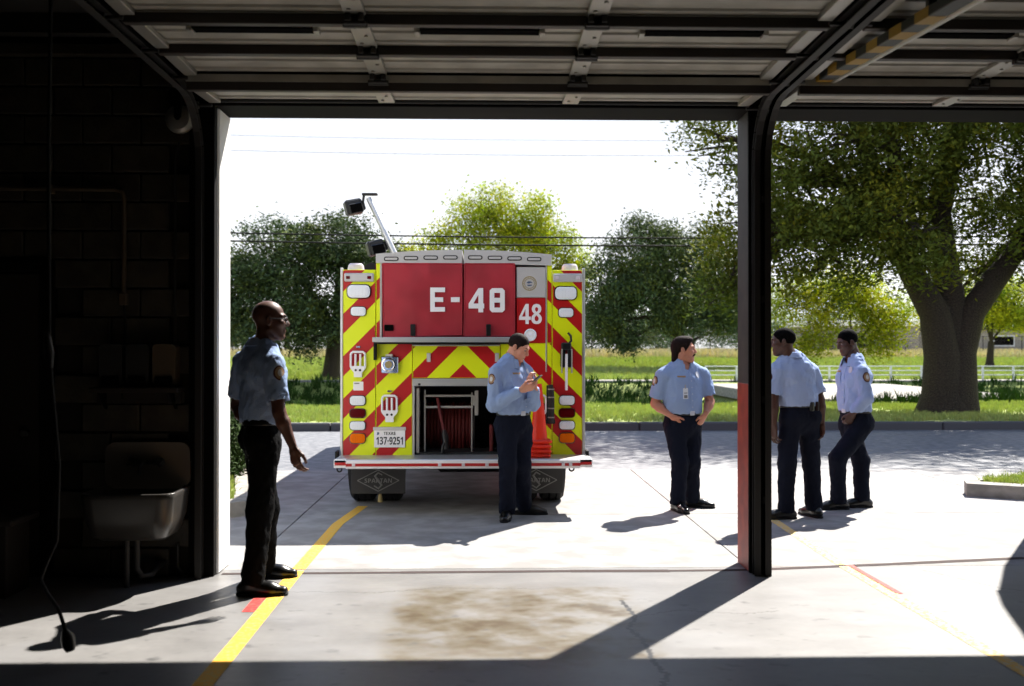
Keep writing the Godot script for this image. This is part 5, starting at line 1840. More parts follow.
# ---------- beyond the street ----------
func build_far() -> void:
	# clipped hedge bush in the left bed
	var places := []
	var tints := PackedColorArray()
	var r := RandomNumberGenerator.new()
	r.seed = 5
	var hedge := thing("hedge", "clipped evergreen hedge in the kerbed bed behind the man in glasses", "hedge", Vector3(-3.35, 0.12, -11.6))
	for k in 2600:
		var u := Vector3(r.randf_range(-1, 1), r.randf_range(0.05, 1), r.randf_range(-1, 1))
		var p := Vector3(u.x * 0.55, u.y * 0.82, u.z * 0.7)
		var e := pow(pow(absf(u.x), 6) + pow(absf(u.y), 6) + pow(absf(u.z), 6), 1.0 / 6.0)
		if e > 1.0 or e < 0.55:
			continue
		places.append(Transform3D(Basis.from_euler(Vector3(r.randf() * 6, r.randf() * 6, 0)).scaled(Vector3.ONE * 0.11), p))
		var w := r.randf_range(0.7, 1.3)
		tints.append(Color(w, w, w))
	scatter("foliage", spray(12, 0.5, 0.16, 4), "leaf box", places, tints, hedge)
	var sh := Shape.new()
	for k in 9:
		sh.tube([Vector3(r.randf_range(-0.1, 0.1), -0.02, r.randf_range(-0.1, 0.1)), Vector3(r.randf_range(-0.4, 0.4), 0.6, r.randf_range(-0.5, 0.5))], [0.02, 0.008], 6)
	obj("stem", sh, "bark", hedge)
	# overhead wires
	var wn := 0
	for a in [[24.0, 6.28, 0.022, "lower of the two dark overhead wires crossing behind the engine"], [24.0, 6.47, 0.020, "upper of the two dark overhead wires crossing behind the engine"], [33.0, 10.2, 0.006, "thin high wire across the open sky, the lower one"], [33.0, 10.7, 0.005, "thin high wire across the open sky, the upper one"]]:
		var w := thing("power_line", a[3], "wire", Vector3(0, 0, -a[0]), 0.0)
		sh = Shape.new()
		var ps := []
		for k in 33:
			var x := -48.0 + k * 3.0
			var y: float = a[1] - 2.2 + 0.0009 * (x - 4.0) * (x - 4.0) + (0.0 if wn < 2 else 0.002 * x)
			ps.append(Vector3(x, y, 0))
		sh.tube(ps, a[2], 6)
		obj("wire", sh, "black cable", w)
		wn += 1
	# white rail along the path
	var f := thing("path_rail", "low white rail with posts along the path behind the big tree", "railing", Vector3(0, 0.19, -45.3))
	var k2 := 0
	var x2 := 10.0
	while x2 < 31.0:
		sh = Shape.new()
		sh.span(Vector3(x2 - 0.04, -0.45, -0.04), Vector3(x2 + 0.04, 0.66, 0.04), 0.008)
		obj("post", sh, "white enamel", f)
		x2 += 1.42
	for y in [0.24, 0.44, 0.64]:
		sh = Shape.new()
		sh.span(Vector3(10.0, y - 0.022, -0.03), Vector3(31.0, y + 0.022, 0.03), 0.006)
		obj("rail", sh, "white enamel", f)
	# wire fence at the field's edge
	var wf := thing("wire_fence", "tall chain-link fence along the dry field", "fence", Vector3(0, 0.9, -75.5))
	x2 = -34.0
	while x2 < 46.0:
		sh = Shape.new()
		sh.tube([Vector3(x2, -0.2, 0), Vector3(x2, 1.75, 0)], 0.035, 8)
		obj("post", sh, "galvanised dark", wf)
		x2 += 3.0
	sh = Shape.new()
	for y in [0.1, 1.7]:
		sh.tube([Vector3(-34, y, 0), Vector3(46, y, 0)], 0.022, 6)
	obj("rail", sh, "galvanised dark", wf)
	sh = Shape.new()
	var x3 := -34.0
	while x3 < 46.0:
		for s in [-1.0, 1.0]:
			sh.tube([Vector3(x3, 0.1 if s > 0 else 1.7, 0), Vector3(x3 + 1.6, 1.7 if s > 0 else 0.1, 0)], 0.004, 3, false)
		x3 += 0.25
	var net := obj("wire_mesh", sh, "galvanised dark", wf)
	net.set_meta("kind", "stuff")
	# low grey building far behind the two officers
	var b := thing("building", "low grey building far off behind the officers on the right", "building", Vector3(33.5, 1.0, -88.0))
	sh = Shape.new()
	sh.span(Vector3(-4.2, 0, -8), Vector3(5.0, 2.7, 0))
	obj("wall", sh, "kerb concrete", b)
	sh = Shape.new()
	sh.span(Vector3(-4.4, 2.7, -8.2), Vector3(5.2, 3.2, 0.2), 0.03)
	obj("roof", sh, "white stucco", b)
	for q in [-3.2, -0.4, 2.4]:
		sh = Shape.new()
		sh.span(Vector3(q - 0.5, 0.2, 0.0), Vector3(q + 0.5, 2.1, 0.06), 0.01)
		obj("door", sh, "galvanised dark", b)
	b = thing("building", "long low building beyond the small forked tree at far right", "building", Vector3(46.0, 1.0, -90.0))
	sh = Shape.new()
	sh.span(Vector3(-4.5, 0, -8), Vector3(14, 2.4, 0))
	obj("wall", sh, "kerb concrete", b)
	sh = Shape.new()
	sh.span(Vector3(-4.8, 2.4, -8.2), Vector3(14.3, 2.7, 0.3), 0.03)
	obj("roof", sh, "galvanised dark", b)
	for q in 4:
		sh = Shape.new()
		sh.span(Vector3(-3.4 + q * 3.6, 0.9, 0.0), Vector3(-1.4 + q * 3.6, 1.9, 0.05), 0.01)
		var wn2 := obj("window", sh, "white enamel", b)
		sh = Shape.new()
		sh.span(Vector3(-3.3 + q * 3.6, 1.0, 0.04), Vector3(-1.5 + q * 3.6, 1.8, 0.06), 0.01)
		obj("pane", sh, "slot dark", wn2)

# ---------- people: distance fields joined smoothly, meshed as surface nets ----------
class Prim:
	var kind := 0  # 0 tapered capsule, 1 ellipsoid, 2 half space
	var op := 0  # 0 join, 1 cut away, 2 keep inside
	var a: Vector3
	var b: Vector3
	var ra := 0.1
	var rb := 0.1
	var q := 1.0  # depth over width
	var fw := Vector3.BACK
	var rad: Vector3
	var inv: Basis
	var flat := false  # cut square at b
	var k := 0.03

	func dist(p: Vector3) -> float:
		if kind == 0:
			var ab := b - a
			var l2 := ab.length_squared()
			var h := 0.0 if l2 < 1e-9 else (p - a).dot(ab) / l2
			var hc := clampf(h, 0.0, 1.0)
			var e := p - a - ab * hc
			var r := ra + (rb - ra) * hc
			var d: float
			if q == 1.0:
				d = e.length() - r
			else:
				var z := e.dot(fw)
				var rest := e.length_squared() - z * z
				d = (sqrt(maxf(rest, 0.0) + z * z / (q * q)) - r) * (0.5 + 0.5 * q)
			if flat:
				d = maxf(d, (h - 1.0) * sqrt(l2))
			return d
		if kind == 1:
			var e := inv * (p - a)
			var k0 := (e / rad).length()
			var k1 := (e / (rad * rad)).length()
			return k0 * (k0 - 1.0) / maxf(k1, 1e-6)
		return (p - a).dot(b)

	func reach() -> float:
		return maxf(ra, rb) if kind == 0 else maxf(rad.x, maxf(rad.y, rad.z))


func cap(a: Vector3, b: Vector3, ra: float, rb: float, k := 0.03, q := 1.0, fw := Vector3.BACK, flat := false) -> Prim:
	var p := Prim.new()
	p.a = a
	p.b = b
	p.ra = ra
	p.rb = rb
	p.k = k
	p.q = q
	p.fw = fw
	p.flat = flat
	return p


func egg(c: Vector3, rad: Vector3, k := 0.02, basis_ := Basis()) -> Prim:
	var p := Prim.new()
	p.kind = 1
	p.a = c
	p.b = c
	p.rad = rad
	p.inv = basis_.transposed()
	p.k = k
	return p


func less(p: Prim) -> Prim:
	p.op = 1
	return p


func plane(at_: Vector3, out: Vector3, k := 0.004) -> Prim:  # keep what lies behind the plane
	var p := Prim.new()
	p.kind = 2
	p.op = 2
	p.a = at_
	p.b = out.normalized()
	p.k = k
	return p


func whole(prims: Array, p: Vector3) -> float:
	var f := 1.0
	for pr: Prim in prims:
		var d := pr.dist(p)
		var k := pr.k
		if pr.op == 0:
			var h := maxf(k - absf(f - d), 0.0) / k
			f = minf(f, d) - h * h * k * 0.25
		else:
			if pr.op == 1:
				d = -d
			var h := maxf(k - absf(f - d), 0.0) / k
			f = maxf(f, d) + h * h * k * 0.25
	return f


func hit(prims: Array, o: Vector3, dir: Vector3) -> Vector3:
	var p := o
	for k in 40:
		var d := whole(prims, p)
		if d < 0.0008:
			break
		p += dir * minf(d * 0.8, 0.05)
	return p


func net(prims: Array, cell: float, folds := 0.0, fold_scale := Vector3(9, 5, 9)) -> Shape:
	var lo := Vector3.ONE * 1e9
	var hi := -lo
	for pr: Prim in prims:
		if pr.op == 0:
			var r := Vector3.ONE * (pr.reach() + cell * 2.5)
			lo = lo.min(pr.a - r).min(pr.b - r)
			hi = hi.max(pr.a + r).max(pr.b + r)
	var nx := int((hi.x - lo.x) / cell) + 2
	var ny := int((hi.y - lo.y) / cell) + 2
	var nz := int((hi.z - lo.z) / cell) + 2
	var f := PackedFloat32Array()
	f.resize(nx * ny * nz)
	f.fill(1.0)
	for pr: Prim in prims:
		var i0 := 0
		var j0 := 0
		var l0 := 0
		var i1 := nx
		var j1 := ny
		var l1 := nz
		var k := pr.k
		if pr.kind != 2:
			var r := Vector3.ONE * (pr.reach() + k + cell * 2.0)
			var pl := (pr.a.min(pr.b) - r - lo) / cell
			var ph := (pr.a.max(pr.b) + r - lo) / cell
			i0 = maxi(0, int(pl.x))
			j0 = maxi(0, int(pl.y))
			l0 = maxi(0, int(pl.z))
			i1 = mini(nx, int(ph.x) + 2)
			j1 = mini(ny, int(ph.y) + 2)
			l1 = mini(nz, int(ph.z) + 2)
		var op := pr.op
		for l in range(l0, l1):
			for j in range(j0, j1):
				var at_ := (l * ny + j) * nx
				for i in range(i0, i1):
					var g := f[at_ + i]
					if op != 0 and g > cell * 3.0:
						continue
					var d := pr.dist(lo + Vector3(i, j, l) * cell)
					if op == 0:
						var h := maxf(k - absf(g - d), 0.0) / k
						f[at_ + i] = minf(g, d) - h * h * k * 0.25
					else:
						if op == 1:
							d = -d
						var h := maxf(k - absf(g - d), 0.0) / k
						f[at_ + i] = maxf(g, d) + h * h * k * 0.25
	# one vertex in each crossed cell
	var sh := Shape.new()
	var cellv := {}
	var nxy := nx * ny
	for l in nz - 1:
		for j in ny - 1:
			var base := l * nxy + j * nx
			for i in nx - 1:
				var q := base + i
				var v0 := f[q]
				if absf(v0) > cell * 1.9:
					continue
				var vs := [v0, f[q + 1], f[q + nx], f[q + nx + 1], f[q + nxy], f[q + nxy + 1], f[q + nxy + nx], f[q + nxy + nx + 1]]
				var neg := 0
				for s: float in vs:
					if s < 0.0:
						neg += 1
				if neg == 0 or neg == 8:
					continue
				var sum := Vector3.ZERO
				var cnt := 0
				for a in 8:
					for bit: int in [1, 2, 4]:
						if a & bit:
							continue
						var b := a | bit
						var fa: float = vs[a]
						var fb: float = vs[b]
						if (fa < 0.0) != (fb < 0.0):
							var t := fa / (fa - fb)
							var pa := Vector3(a & 1, (a >> 1) & 1, (a >> 2) & 1)
							var pb := Vector3(b & 1, (b >> 1) & 1, (b >> 2) & 1)
							sum += pa.lerp(pb, t)
							cnt += 1
				cellv[q] = sh.v.size()
				sh.v.append(lo + (Vector3(i, j, l) + sum / cnt) * cell)
	var steps := [1, nx, nxy]
	for key: int in cellv:
		for a in 3:
			var e: int = steps[a]
			var o1: int = steps[(a + 1) % 3]
			var o2: int = steps[(a + 2) % 3]
			var s0 := f[key]
			var s1 := f[key + e]
			if (s0 < 0.0) == (s1 < 0.0):
				continue
			if not (cellv.has(key - o1) and cellv.has(key - o2) and cellv.has(key - o1 - o2)):
				continue
			var A: int = cellv[key]
			var B: int = cellv[key - o1]
			var C: int = cellv[key - o1 - o2]
			var D: int = cellv[key - o2]
			if s0 < 0.0:
				sh.t.append_array([A, C, B, A, D, C])
			else:
				sh.t.append_array([A, B, C, A, C, D])
	finish(sh)
	if folds > 0.0:
		for k in sh.v.size():
			var p := sh.v[k] * fold_scale
			var w := noise.get_noise_3dv(p) + 0.5 * noise.get_noise_3dv(p * 2.3 + Vector3(5, 1, 3))
			sh.v[k] += sh.n[k] * folds * w
		finish(sh)
	sh.uv.resize(sh.v.size())
	sh.c.resize(sh.v.size())
	sh.c.fill(Color.WHITE)
	return sh


func finish(sh: Shape) -> void:
	var n := PackedVector3Array()
	n.resize(sh.v.size())
	for k in range(0, sh.t.size(), 3):
		var a := sh.t[k]
		var b := sh.t[k + 1]
		var c := sh.t[k + 2]
		var fn := (sh.v[c] - sh.v[a]).cross(sh.v[b] - sh.v[a])
		n[a] += fn
		n[b] += fn
		n[c] += fn
	for k in n.size():
		n[k] = n[k].normalized()
	sh.n = n


func decal(prims: Array, o: Vector3, dir: Vector3, up: Vector3, w: float, h: float, lift: float, oval := false, cells := 6) -> Shape:
	# a thin patch laid onto the cloth: a grid of points dropped onto the surface
	var sh := Shape.new()
	var side := dir.cross(up).normalized()
	var top := side.cross(dir).normalized()
	var nn := cells + 1
	for j in nn:
		for i in nn:
			var u := 2.0 * i / cells - 1.0
			var v := 2.0 * j / cells - 1.0
			if oval:
				var s := Vector2(u * sqrt(1.0 - v * v / 2.0), v * sqrt(1.0 - u * u / 2.0))
				u = s.x
				v = s.y
			sh.v.append(hit(prims, o + side * u * w / 2 + top * v * h / 2, dir) - dir * lift)
	for j in cells:
		for i in cells:
			var q := j * nn + i
			sh.t.append_array([q, q + nn, q + 1, q + 1, q + nn, q + nn + 1])
	finish(sh)
	if sh.n[sh.n.size() / 2].dot(dir) > 0.0:
		for k in range(0, sh.t.size(), 3):
			var s := sh.t[k + 1]
			sh.t[k + 1] = sh.t[k + 2]
			sh.t[k + 2] = s
		finish(sh)
	# a rim down to the cloth
	var ringi := []
	for i in cells:
		ringi.append(i)
	for j in cells:
		ringi.append(j * nn + cells)
	for i in cells:
		ringi.append(cells * nn + cells - i)
	for j in cells:
		ringi.append((cells - j) * nn)
	sh.uv.resize(sh.v.size())
	sh.c.resize(sh.v.size())
	sh.c.fill(Color.WHITE)
	var mid := sh.v[nn * (cells / 2) + cells / 2]
	for k in ringi.size():
		var a: Vector3 = sh.v[ringi[k]]
		var b: Vector3 = sh.v[ringi[(k + 1) % ringi.size()]]
		sh.face([a, b, b + dir * (lift + 0.004), a + dir * (lift + 0.004)], mid)
	return sh


var head_shape: Shape
var hair_shapes := {}
var hands := {}


func head_prims() -> Array:
	var ps := [egg(Vector3(0, 0.037, -0.016), Vector3(0.076, 0.086, 0.097)), egg(Vector3(0, -0.038, 0.026), Vector3(0.060, 0.082, 0.064), 0.04), egg(Vector3(0, -0.104, 0.064), Vector3(0.026, 0.018, 0.022), 0.03)]
	ps.append(cap(Vector3(0, -0.05, -0.03), Vector3(0, -0.15, -0.045), 0.055, 0.058, 0.03))
	for s in [-1.0, 1.0]:
		ps.append(cap(Vector3(s * 0.056, -0.055, 0.0), Vector3(s * 0.022, -0.102, 0.055), 0.018, 0.016, 0.025))
		ps.append(egg(Vector3(s * 0.038, -0.018, 0.062), Vector3(0.026, 0.022, 0.026), 0.025))
		ps.append(cap(Vector3(s * 0.012, 0.026, 0.084), Vector3(s * 0.042, 0.026, 0.070), 0.011, 0.010, 0.015))
		ps.append(egg(Vector3(s * 0.079, -0.004, -0.008), Vector3(0.009, 0.031, 0.019), 0.008, Basis(Vector3.UP, s * -0.35)))
	for s in [-1.0, 1.0]:
		ps.append(less(egg(Vector3(s * 0.031, 0.004, 0.093), Vector3(0.017, 0.011, 0.016), 0.012)))
		ps.append(less(egg(Vector3(s * 0.090, -0.002, -0.004), Vector3(0.006, 0.016, 0.009), 0.005)))
	ps.append(cap(Vector3(0, 0.014, 0.085), Vector3(0, -0.026, 0.105), 0.009, 0.0135, 0.012))
	for s in [-1.0, 1.0]:
		ps.append(egg(Vector3(s * 0.012, -0.030, 0.094), Vector3(0.010, 0.008, 0.012), 0.008))
		ps.append(egg(Vector3(s * 0.031, 0.004, 0.074), Vector3(0.0125, 0.0125, 0.0125), 0.004))
	ps.append(cap(Vector3(-0.018, -0.063, 0.082), Vector3(0.018, -0.063, 0.082), 0.0075, 0.0075, 0.008))
	ps.append(cap(Vector3(-0.015, -0.075, 0.081), Vector3(0.015, -0.075, 0.081), 0.008, 0.008, 0.008))
	return ps


func hair_shape(style: String) -> Shape:
	if hair_shapes.has(style):
		return hair_shapes[style]
	var ps := [egg(Vector3(0, 0.039, -0.018), Vector3(0.0795, 0.0895, 0.1005))]
	var t := 0.0
	if style == "mullet":
		ps = [egg(Vector3(0, 0.046, -0.022), Vector3(0.086, 0.092, 0.106))]
		ps.append(egg(Vector3(0, 0.088, 0.045), Vector3(0.055, 0.035, 0.045), 0.04))
		ps.append(egg(Vector3(0, -0.02, -0.085), Vector3(0.072, 0.085, 0.042), 0.03))
		ps.append(egg(Vector3(0, -0.10, -0.095), Vector3(0.068, 0.055, 0.034), 0.03))
		for k in 7:
			var x := (k - 3) * 0.02
			ps.append(cap(Vector3(x, -0.09, -0.105), Vector3(x * 1.1, -0.155 - 0.012 * (k % 2), -0.10), 0.018, 0.008, 0.012))
	# keep hair off the face and under the hairline
	ps.append(less(egg(Vector3(0, -0.035, 0.11), Vector3(0.085 if style != "mullet" else 0.102, 0.103 if style != "mullet" else 0.128, 0.085), 0.012)))
	for s in [-1.0, 1.0]:
		ps.append(less(egg(Vector3(s * 0.085, -0.055, 0.045), Vector3(0.04, 0.062, 0.042), 0.01)))
		ps.append(less(egg(Vector3(s * 0.088, -0.012, -0.008), Vector3(0.024, 0.034 if style != "mullet" else 0.042, 0.022 if style != "mullet" else 0.028), 0.006)))
	for s in [-1.0, 1.0]:
		ps.append(cap(Vector3(s * 0.0725, 0.045, 0.026), Vector3(s * 0.0735, -0.008, 0.020), 0.009, 0.006, 0.008))
	if style != "mullet":
		ps.append(plane(Vector3(0, -0.066, -0.09), Vector3(0, -1.0, 0.22)))
	hair_shapes[style] = net(ps, 0.0055, 0.004 if style == "mullet" else 0.0022, Vector3(70, 45, 70))
	return hair_shapes[style]


func hand_shape(pose: String) -> Shape:
	# wrist at the origin, fingers along +y, thumb towards +x, back of the hand +z
	if hands.has(pose):
		return hands[pose]
	var curl: Array = {"relaxed": [0.35, 0.5, 0.35], "hold": [0.75, 1.05, 0.6], "tucked": [0.6, 0.9, 0.5]}[pose]
	var ps := [cap(Vector3(0, -0.03, 0), Vector3(0, 0.012, 0), 0.027, 0.028, 0.02, 0.78), cap(Vector3(0, 0.03, 0.0), Vector3(-0.002, 0.07, 0.002), 0.036, 0.040, 0.025, 0.40)]
	ps.append(egg(Vector3(0.022, 0.03, -0.008), Vector3(0.018, 0.028, 0.014), 0.015))
	for k in 4:
		var x: float = [0.030, 0.010, -0.011, -0.031][k]
		var l: float = [0.92, 1.0, 0.94, 0.76][k]
		var p := Vector3(x * 0.95, [0.088, 0.092, 0.088, 0.080][k], 0.002)
		var a := 0.0
		var w: float = 0.0092 if k < 3 else 0.0082
		ps.append(cap(Vector3(x * 0.8, 0.05, 0.002), p, 0.011, w + 0.001, 0.008))
		for j in 3:
			a += curl[j] * (1.0 + 0.08 * k)
			var d := Vector3(0.12 * x / 0.03 * (1.0 if pose == "relaxed" else 0.2), cos(a), -sin(a)).normalized()
			var e: Vector3 = p + d * [0.044, 0.027, 0.021][j] * l
			ps.append(cap(p, e, w - 0.0007 * j, w - 0.0007 * (j + 1), 0.003))
			p = e
	var t0 := Vector3(0.026, 0.022, -0.006)
	var t1 := Vector3(0.050, 0.050, -0.014)
	var t2 := Vector3(0.056, 0.080, -0.022)
	var t3 := Vector3(0.050, 0.102, -0.030)
	if pose == "hold":
		t2 = Vector3(0.046, 0.078, -0.030)
		t3 = Vector3(0.034, 0.098, -0.040)
	ps.append(cap(t0, t1, 0.015, 0.0115, 0.01))
	ps.append(cap(t1, t2, 0.0115, 0.0100, 0.004))
	ps.append(cap(t2, t3, 0.0100, 0.0085, 0.004))
	hands[pose] = net(ps, 0.004)
	return hands[pose]


func frame_of(fwd: Vector3, up := Vector3.UP) -> Basis:
	var z := fwd.normalized()
	var x := up.cross(z).normalized()
	return Basis(x, z.cross(x).normalized(), z)


func person(label: String, c: Dictionary) -> MeshInstance3D:
	# c holds joints measured for this man; right and left are his own
	var root: Vector3 = c.root
	var d0: float = -root.z
	var J := func(a: Array) -> Vector3: return at(a[0], a[1], d0 - a[2]) - root
	var f: Vector3 = c.facing.normalized()
	var hf: Vector3 = c.get("hip_facing", c.facing).normalized()
	var right := f.cross(Vector3.UP)
	var hright := hf.cross(Vector3.UP)
	var pel: Vector3 = J.call(c.pelvis)
	var neck: Vector3 = J.call(c.neck)
	var head: Vector3 = J.call(c.head)
	var bulk: float = c.get("bulk", 1.0)
	var sh_r: Vector3 = J.call(c.shoulders[0])
	var sh_l: Vector3 = J.call(c.shoulders[1])
	var el := [J.call(c.elbows[0]), J.call(c.elbows[1])]
	var wr := [J.call(c.wrists[0]), J.call(c.wrists[1])]
	var kn := [J.call(c.knees[0]), J.call(c.knees[1])]
	var an := [J.call(c.ankles[0]), J.call(c.ankles[1])]
	for k in 2:
		an[k].y = 0.105
	var hip := [pel + hright * 0.092 * bulk - Vector3(0, 0.03, 0), pel - hright * 0.092 * bulk - Vector3(0, 0.03, 0)]
	var shd := [sh_r, sh_l]
	var waist_y := pel.y + 0.105
	var waist := pel.lerp(neck, 0.105 / maxf(neck.y - pel.y, 0.3))
	var chest := pel.lerp(neck, 0.66)
	var ribs := pel.lerp(neck, 0.42)
	var upper := pel.lerp(neck, 0.86)
	var belly: float = c.get("belly", 0.0)
	var short: bool = c.short

	# --- body: one skin from crown to ankle
	var bp := [cap(pel - Vector3(0, 0.02, 0), waist, 0.15 * bulk, 0.135 * bulk, 0.04, 0.70, hf), cap(waist, ribs, 0.135 * bulk, 0.145 * bulk, 0.05, 0.74, f), cap(ribs, chest, 0.145 * bulk, 0.160 * bulk, 0.05, 0.68, f), cap(chest, upper, 0.160 * bulk, 0.12 * bulk, 0.05, 0.64, f)]
	bp.append(cap(neck - (head - neck) * 0.25, head + (neck - head) * 0.35, 0.062, 0.056, 0.04))
	for k in 2:
		bp.append(cap(neck.lerp(shd[k], 0.35), shd[k] - Vector3(0, 0.015, 0), 0.05, 0.052, 0.05))
		bp.append(cap(shd[k] - Vector3(0, 0.015, 0), el[k], 0.052, 0.042 * (0.5 + 0.5 * bulk), 0.02))
		bp.append(cap(el[k], el[k].lerp(wr[k], 0.3), 0.041, 0.044 * (0.4 + 0.6 * bulk), 0.02))
		bp.append(cap(el[k].lerp(wr[k], 0.3), wr[k], 0.043 * (0.4 + 0.6 * bulk), 0.027, 0.02))
		bp.append(cap(hip[k], kn[k], 0.085, 0.055, 0.04))
		bp.append(cap(kn[k], kn[k].lerp(an[k], 0.35), 0.053, 0.055, 0.02))
		bp.append(cap(kn[k].lerp(an[k], 0.35), an[k], 0.055, 0.036, 0.02))
	var sh := net(bp, 0.0125)
	var hb := frame_of(c.look, c.get("head_up", Vector3.UP))
	var hs: float = c.get("head_scale", 1.04)
	if head_shape == null:
		head_shape = net(head_prims(), 0.0048)
	sh.add(head_shape, Transform3D(hb.scaled(Vector3.ONE * hs), head))
	for k in 2:
		var h: Array = c.hands[k]  # pose, direction of the fingers, direction of the thumb
		var y: Vector3 = h[1].normalized()
		var x: Vector3 = (h[2] - y * y.dot(h[2])).normalized()
		var z := x.cross(y) * (-1.0 if k == 0 else 1.0)
		sh.add(hand_shape(h[0]), Transform3D(Basis(x, y, z).scaled(Vector3.ONE * 1.02), wr[k] + y * 0.012))
	var o := obj("person", sh, c.skin)
	o.position = root
	tag(o, label, "person", "")

	# --- shirt
	var g := 0.016
	var sp := [cap(waist - Vector3(0, 0.03, 0), waist + Vector3(0, 0.05, 0), 0.150 * bulk + g, 0.156 * bulk + g, 0.04, 0.74, f), cap(waist + Vector3(0, 0.05, 0), ribs, 0.156 * bulk + g, 0.158 * bulk + g, 0.05, 0.74 + belly, f), cap(ribs, chest, 0.158 * bulk + g, 0.168 * bulk + g, 0.05, 0.68 + belly * 0.5, f), cap(chest, upper, 0.166 * bulk + g, 0.115 * bulk + g, 0.05, 0.64, f)]
	sp.append(cap(neck - (head - neck) * 0.4, neck, 0.085, 0.066, 0.03))
	for s in [-1.0, 1.0]:
		sp.append(egg(chest + right * s * 0.07 + f * 0.06 + Vector3(0, 0.01, 0), Vector3(0.075, 0.07, 0.06), 0.05))
		sp.append(egg(chest + right * s * 0.08 - f * 0.07 + Vector3(0, 0.03, 0), Vector3(0.075, 0.09, 0.045), 0.05))
	for k in 2:
		sp.append(cap(neck.lerp(shd[k], 0.3), shd[k] - Vector3(0, 0.015, 0), 0.064, 0.066, 0.05))
		if short:
			sp.append(cap(shd[k] - Vector3(0, 0.015, 0), shd[k].lerp(el[k], 0.80), 0.070 * (0.4 + 0.6 * bulk), 0.073 * (0.4 + 0.6 * bulk), 0.02, 1.0, f, true))
		else:
			sp.append(cap(shd[k] - Vector3(0, 0.015, 0), el[k], 0.071, 0.066, 0.02))
			sp.append(cap(el[k], el[k].lerp(wr[k], 0.85), 0.066, 0.049, 0.02))
			sp.append(cap(el[k].lerp(wr[k], 0.8), el[k].lerp(wr[k], 0.98), 0.041, 0.041, 0.008, 1.0, f, true))
	sp.append(less(egg(neck + f * 0.082 + Vector3(0, 0.008, 0), Vector3(0.036, 0.075, 0.055), 0.01)))
	sp.append(plane(Vector3(0, waist_y - 0.012, 0), Vector3(0, -1, 0)))
	# room for the arms inside short sleeves and for the neck inside the collar
	if short:
		for k in 2:
			sp.append(less(cap(shd[k].lerp(el[k], 0.72), el[k], 0.060 * (0.4 + 0.6 * bulk), 0.060 * (0.4 + 0.6 * bulk), 0.006)))
	var shirt := obj("shirt", net(sp, 0.0115, 0.011, Vector3(11, 7, 11)), c.shirt, o)

	# --- trousers
	var tp := [cap(pel + Vector3(0, 0.0, 0), waist + Vector3(0, 0.03, 0), 0.166 * bulk, 0.152 * bulk + 0.010, 0.04, 0.72 + belly * 0.5, hf)]
	for k in 2:
		tp.append(cap(hip[k] - Vector3(0, 0.02, 0), kn[k], 0.102, 0.082, 0.03))
		tp.append(egg(hip[k] - hf * 0.055 + Vector3(0, 0.02, 0), Vector3(0.085, 0.095, 0.075), 0.04))
		var foot_low: Vector3 = an[k] + Vector3(0, -0.045, 0) + c.toes[k].normalized() * 0.012
		tp.append(cap(kn[k], kn[k].lerp(foot_low, 0.86), 0.081, 0.072, 0.03))
		tp.append(cap(kn[k].lerp(foot_low, 0.82), foot_low, 0.073, 0.076, 0.02, 1.0, f, true))
	tp.append(plane(Vector3(0, waist_y + 0.022, 0), Vector3(0, 1, 0)))
	var tr := obj("trousers", net(tp, 0.0125, 0.011, Vector3(8, 6, 8)), c.trousers, o)
	for k in 2:  # side pocket welts and a rear pocket
		var from: Vector3 = hip[k] + (hright if k == 0 else -hright) * 0.4 + hf * 0.12 + Vector3(0, 0.06, 0)
		obj("pocket", decal(tp, from, ((hright if k == 0 else -hright) * -1.0 - hf * 0.3).normalized(), (Vector3.UP - hf * 0.35).normalized(), 0.012, 0.15, 0.002), c.trousers, tr)
		obj("pocket", decal(tp, hip[k] - hf * 0.5 + Vector3(0, 0.03, 0), hf, Vector3.UP, 0.12, 0.012, 0.002), c.trousers, tr)

	# --- belt with buckle and loops
	var wq := 0.74 + belly * 0.5
	var zp := [cap(Vector3(waist.x, waist_y - 0.05, waist.z), Vector3(waist.x, waist_y + 0.05, waist.z), 0.152 * bulk + 0.024, 0.152 * bulk + 0.024, 0.01, wq, hf), plane(Vector3(0, waist_y + 0.021, 0), Vector3.UP), plane(Vector3(0, waist_y - 0.021, 0), Vector3.DOWN)]
	var belt := obj("belt", net(zp, 0.0085), "belt leather", o)
	var bk := Shape.new()
	var front := hit(zp, Vector3(waist.x, waist_y, waist.z) + hf * 0.5, -hf)
	bk.x = Transform3D(frame_of(hf), front)
	bk.box(Vector3(0, 0, 0.004), Vector3(0.055, 0.042, 0.010), 0.004)
	obj("buckle", bk, "badge silver", belt)
	if c.has("pouches"):
		for q in c.pouches:
			var dir: Vector3 = (right * q[0] - f * q[1]).normalized()
			var at_ := hit(zp, Vector3(waist.x, waist_y - 0.01, waist.z) + dir * 0.5, -dir)
			bk = Shape.new()
			bk.x = Transform3D(frame_of(dir), at_)
			bk.box(Vector3(0, 0, 0.012), Vector3(0.045, 0.085, 0.034), 0.008)
			obj("belt_pouch", bk, q[2], belt)

	# --- collar: a fold round the neck, open in front
	var cs := Shape.new()
	var nb := neck - (head - neck) * 0.02
	var rows := [[0.068, 0.044, 0.0], [0.074, 0.046, 0.0], [0.082, 0.036, 0.0], [0.104, -0.004, 0.0], [0.100, -0.012, 0.0], [0.066, 0.010, 0.0], [0.068, 0.044, 0.0]]
	var seg := 26
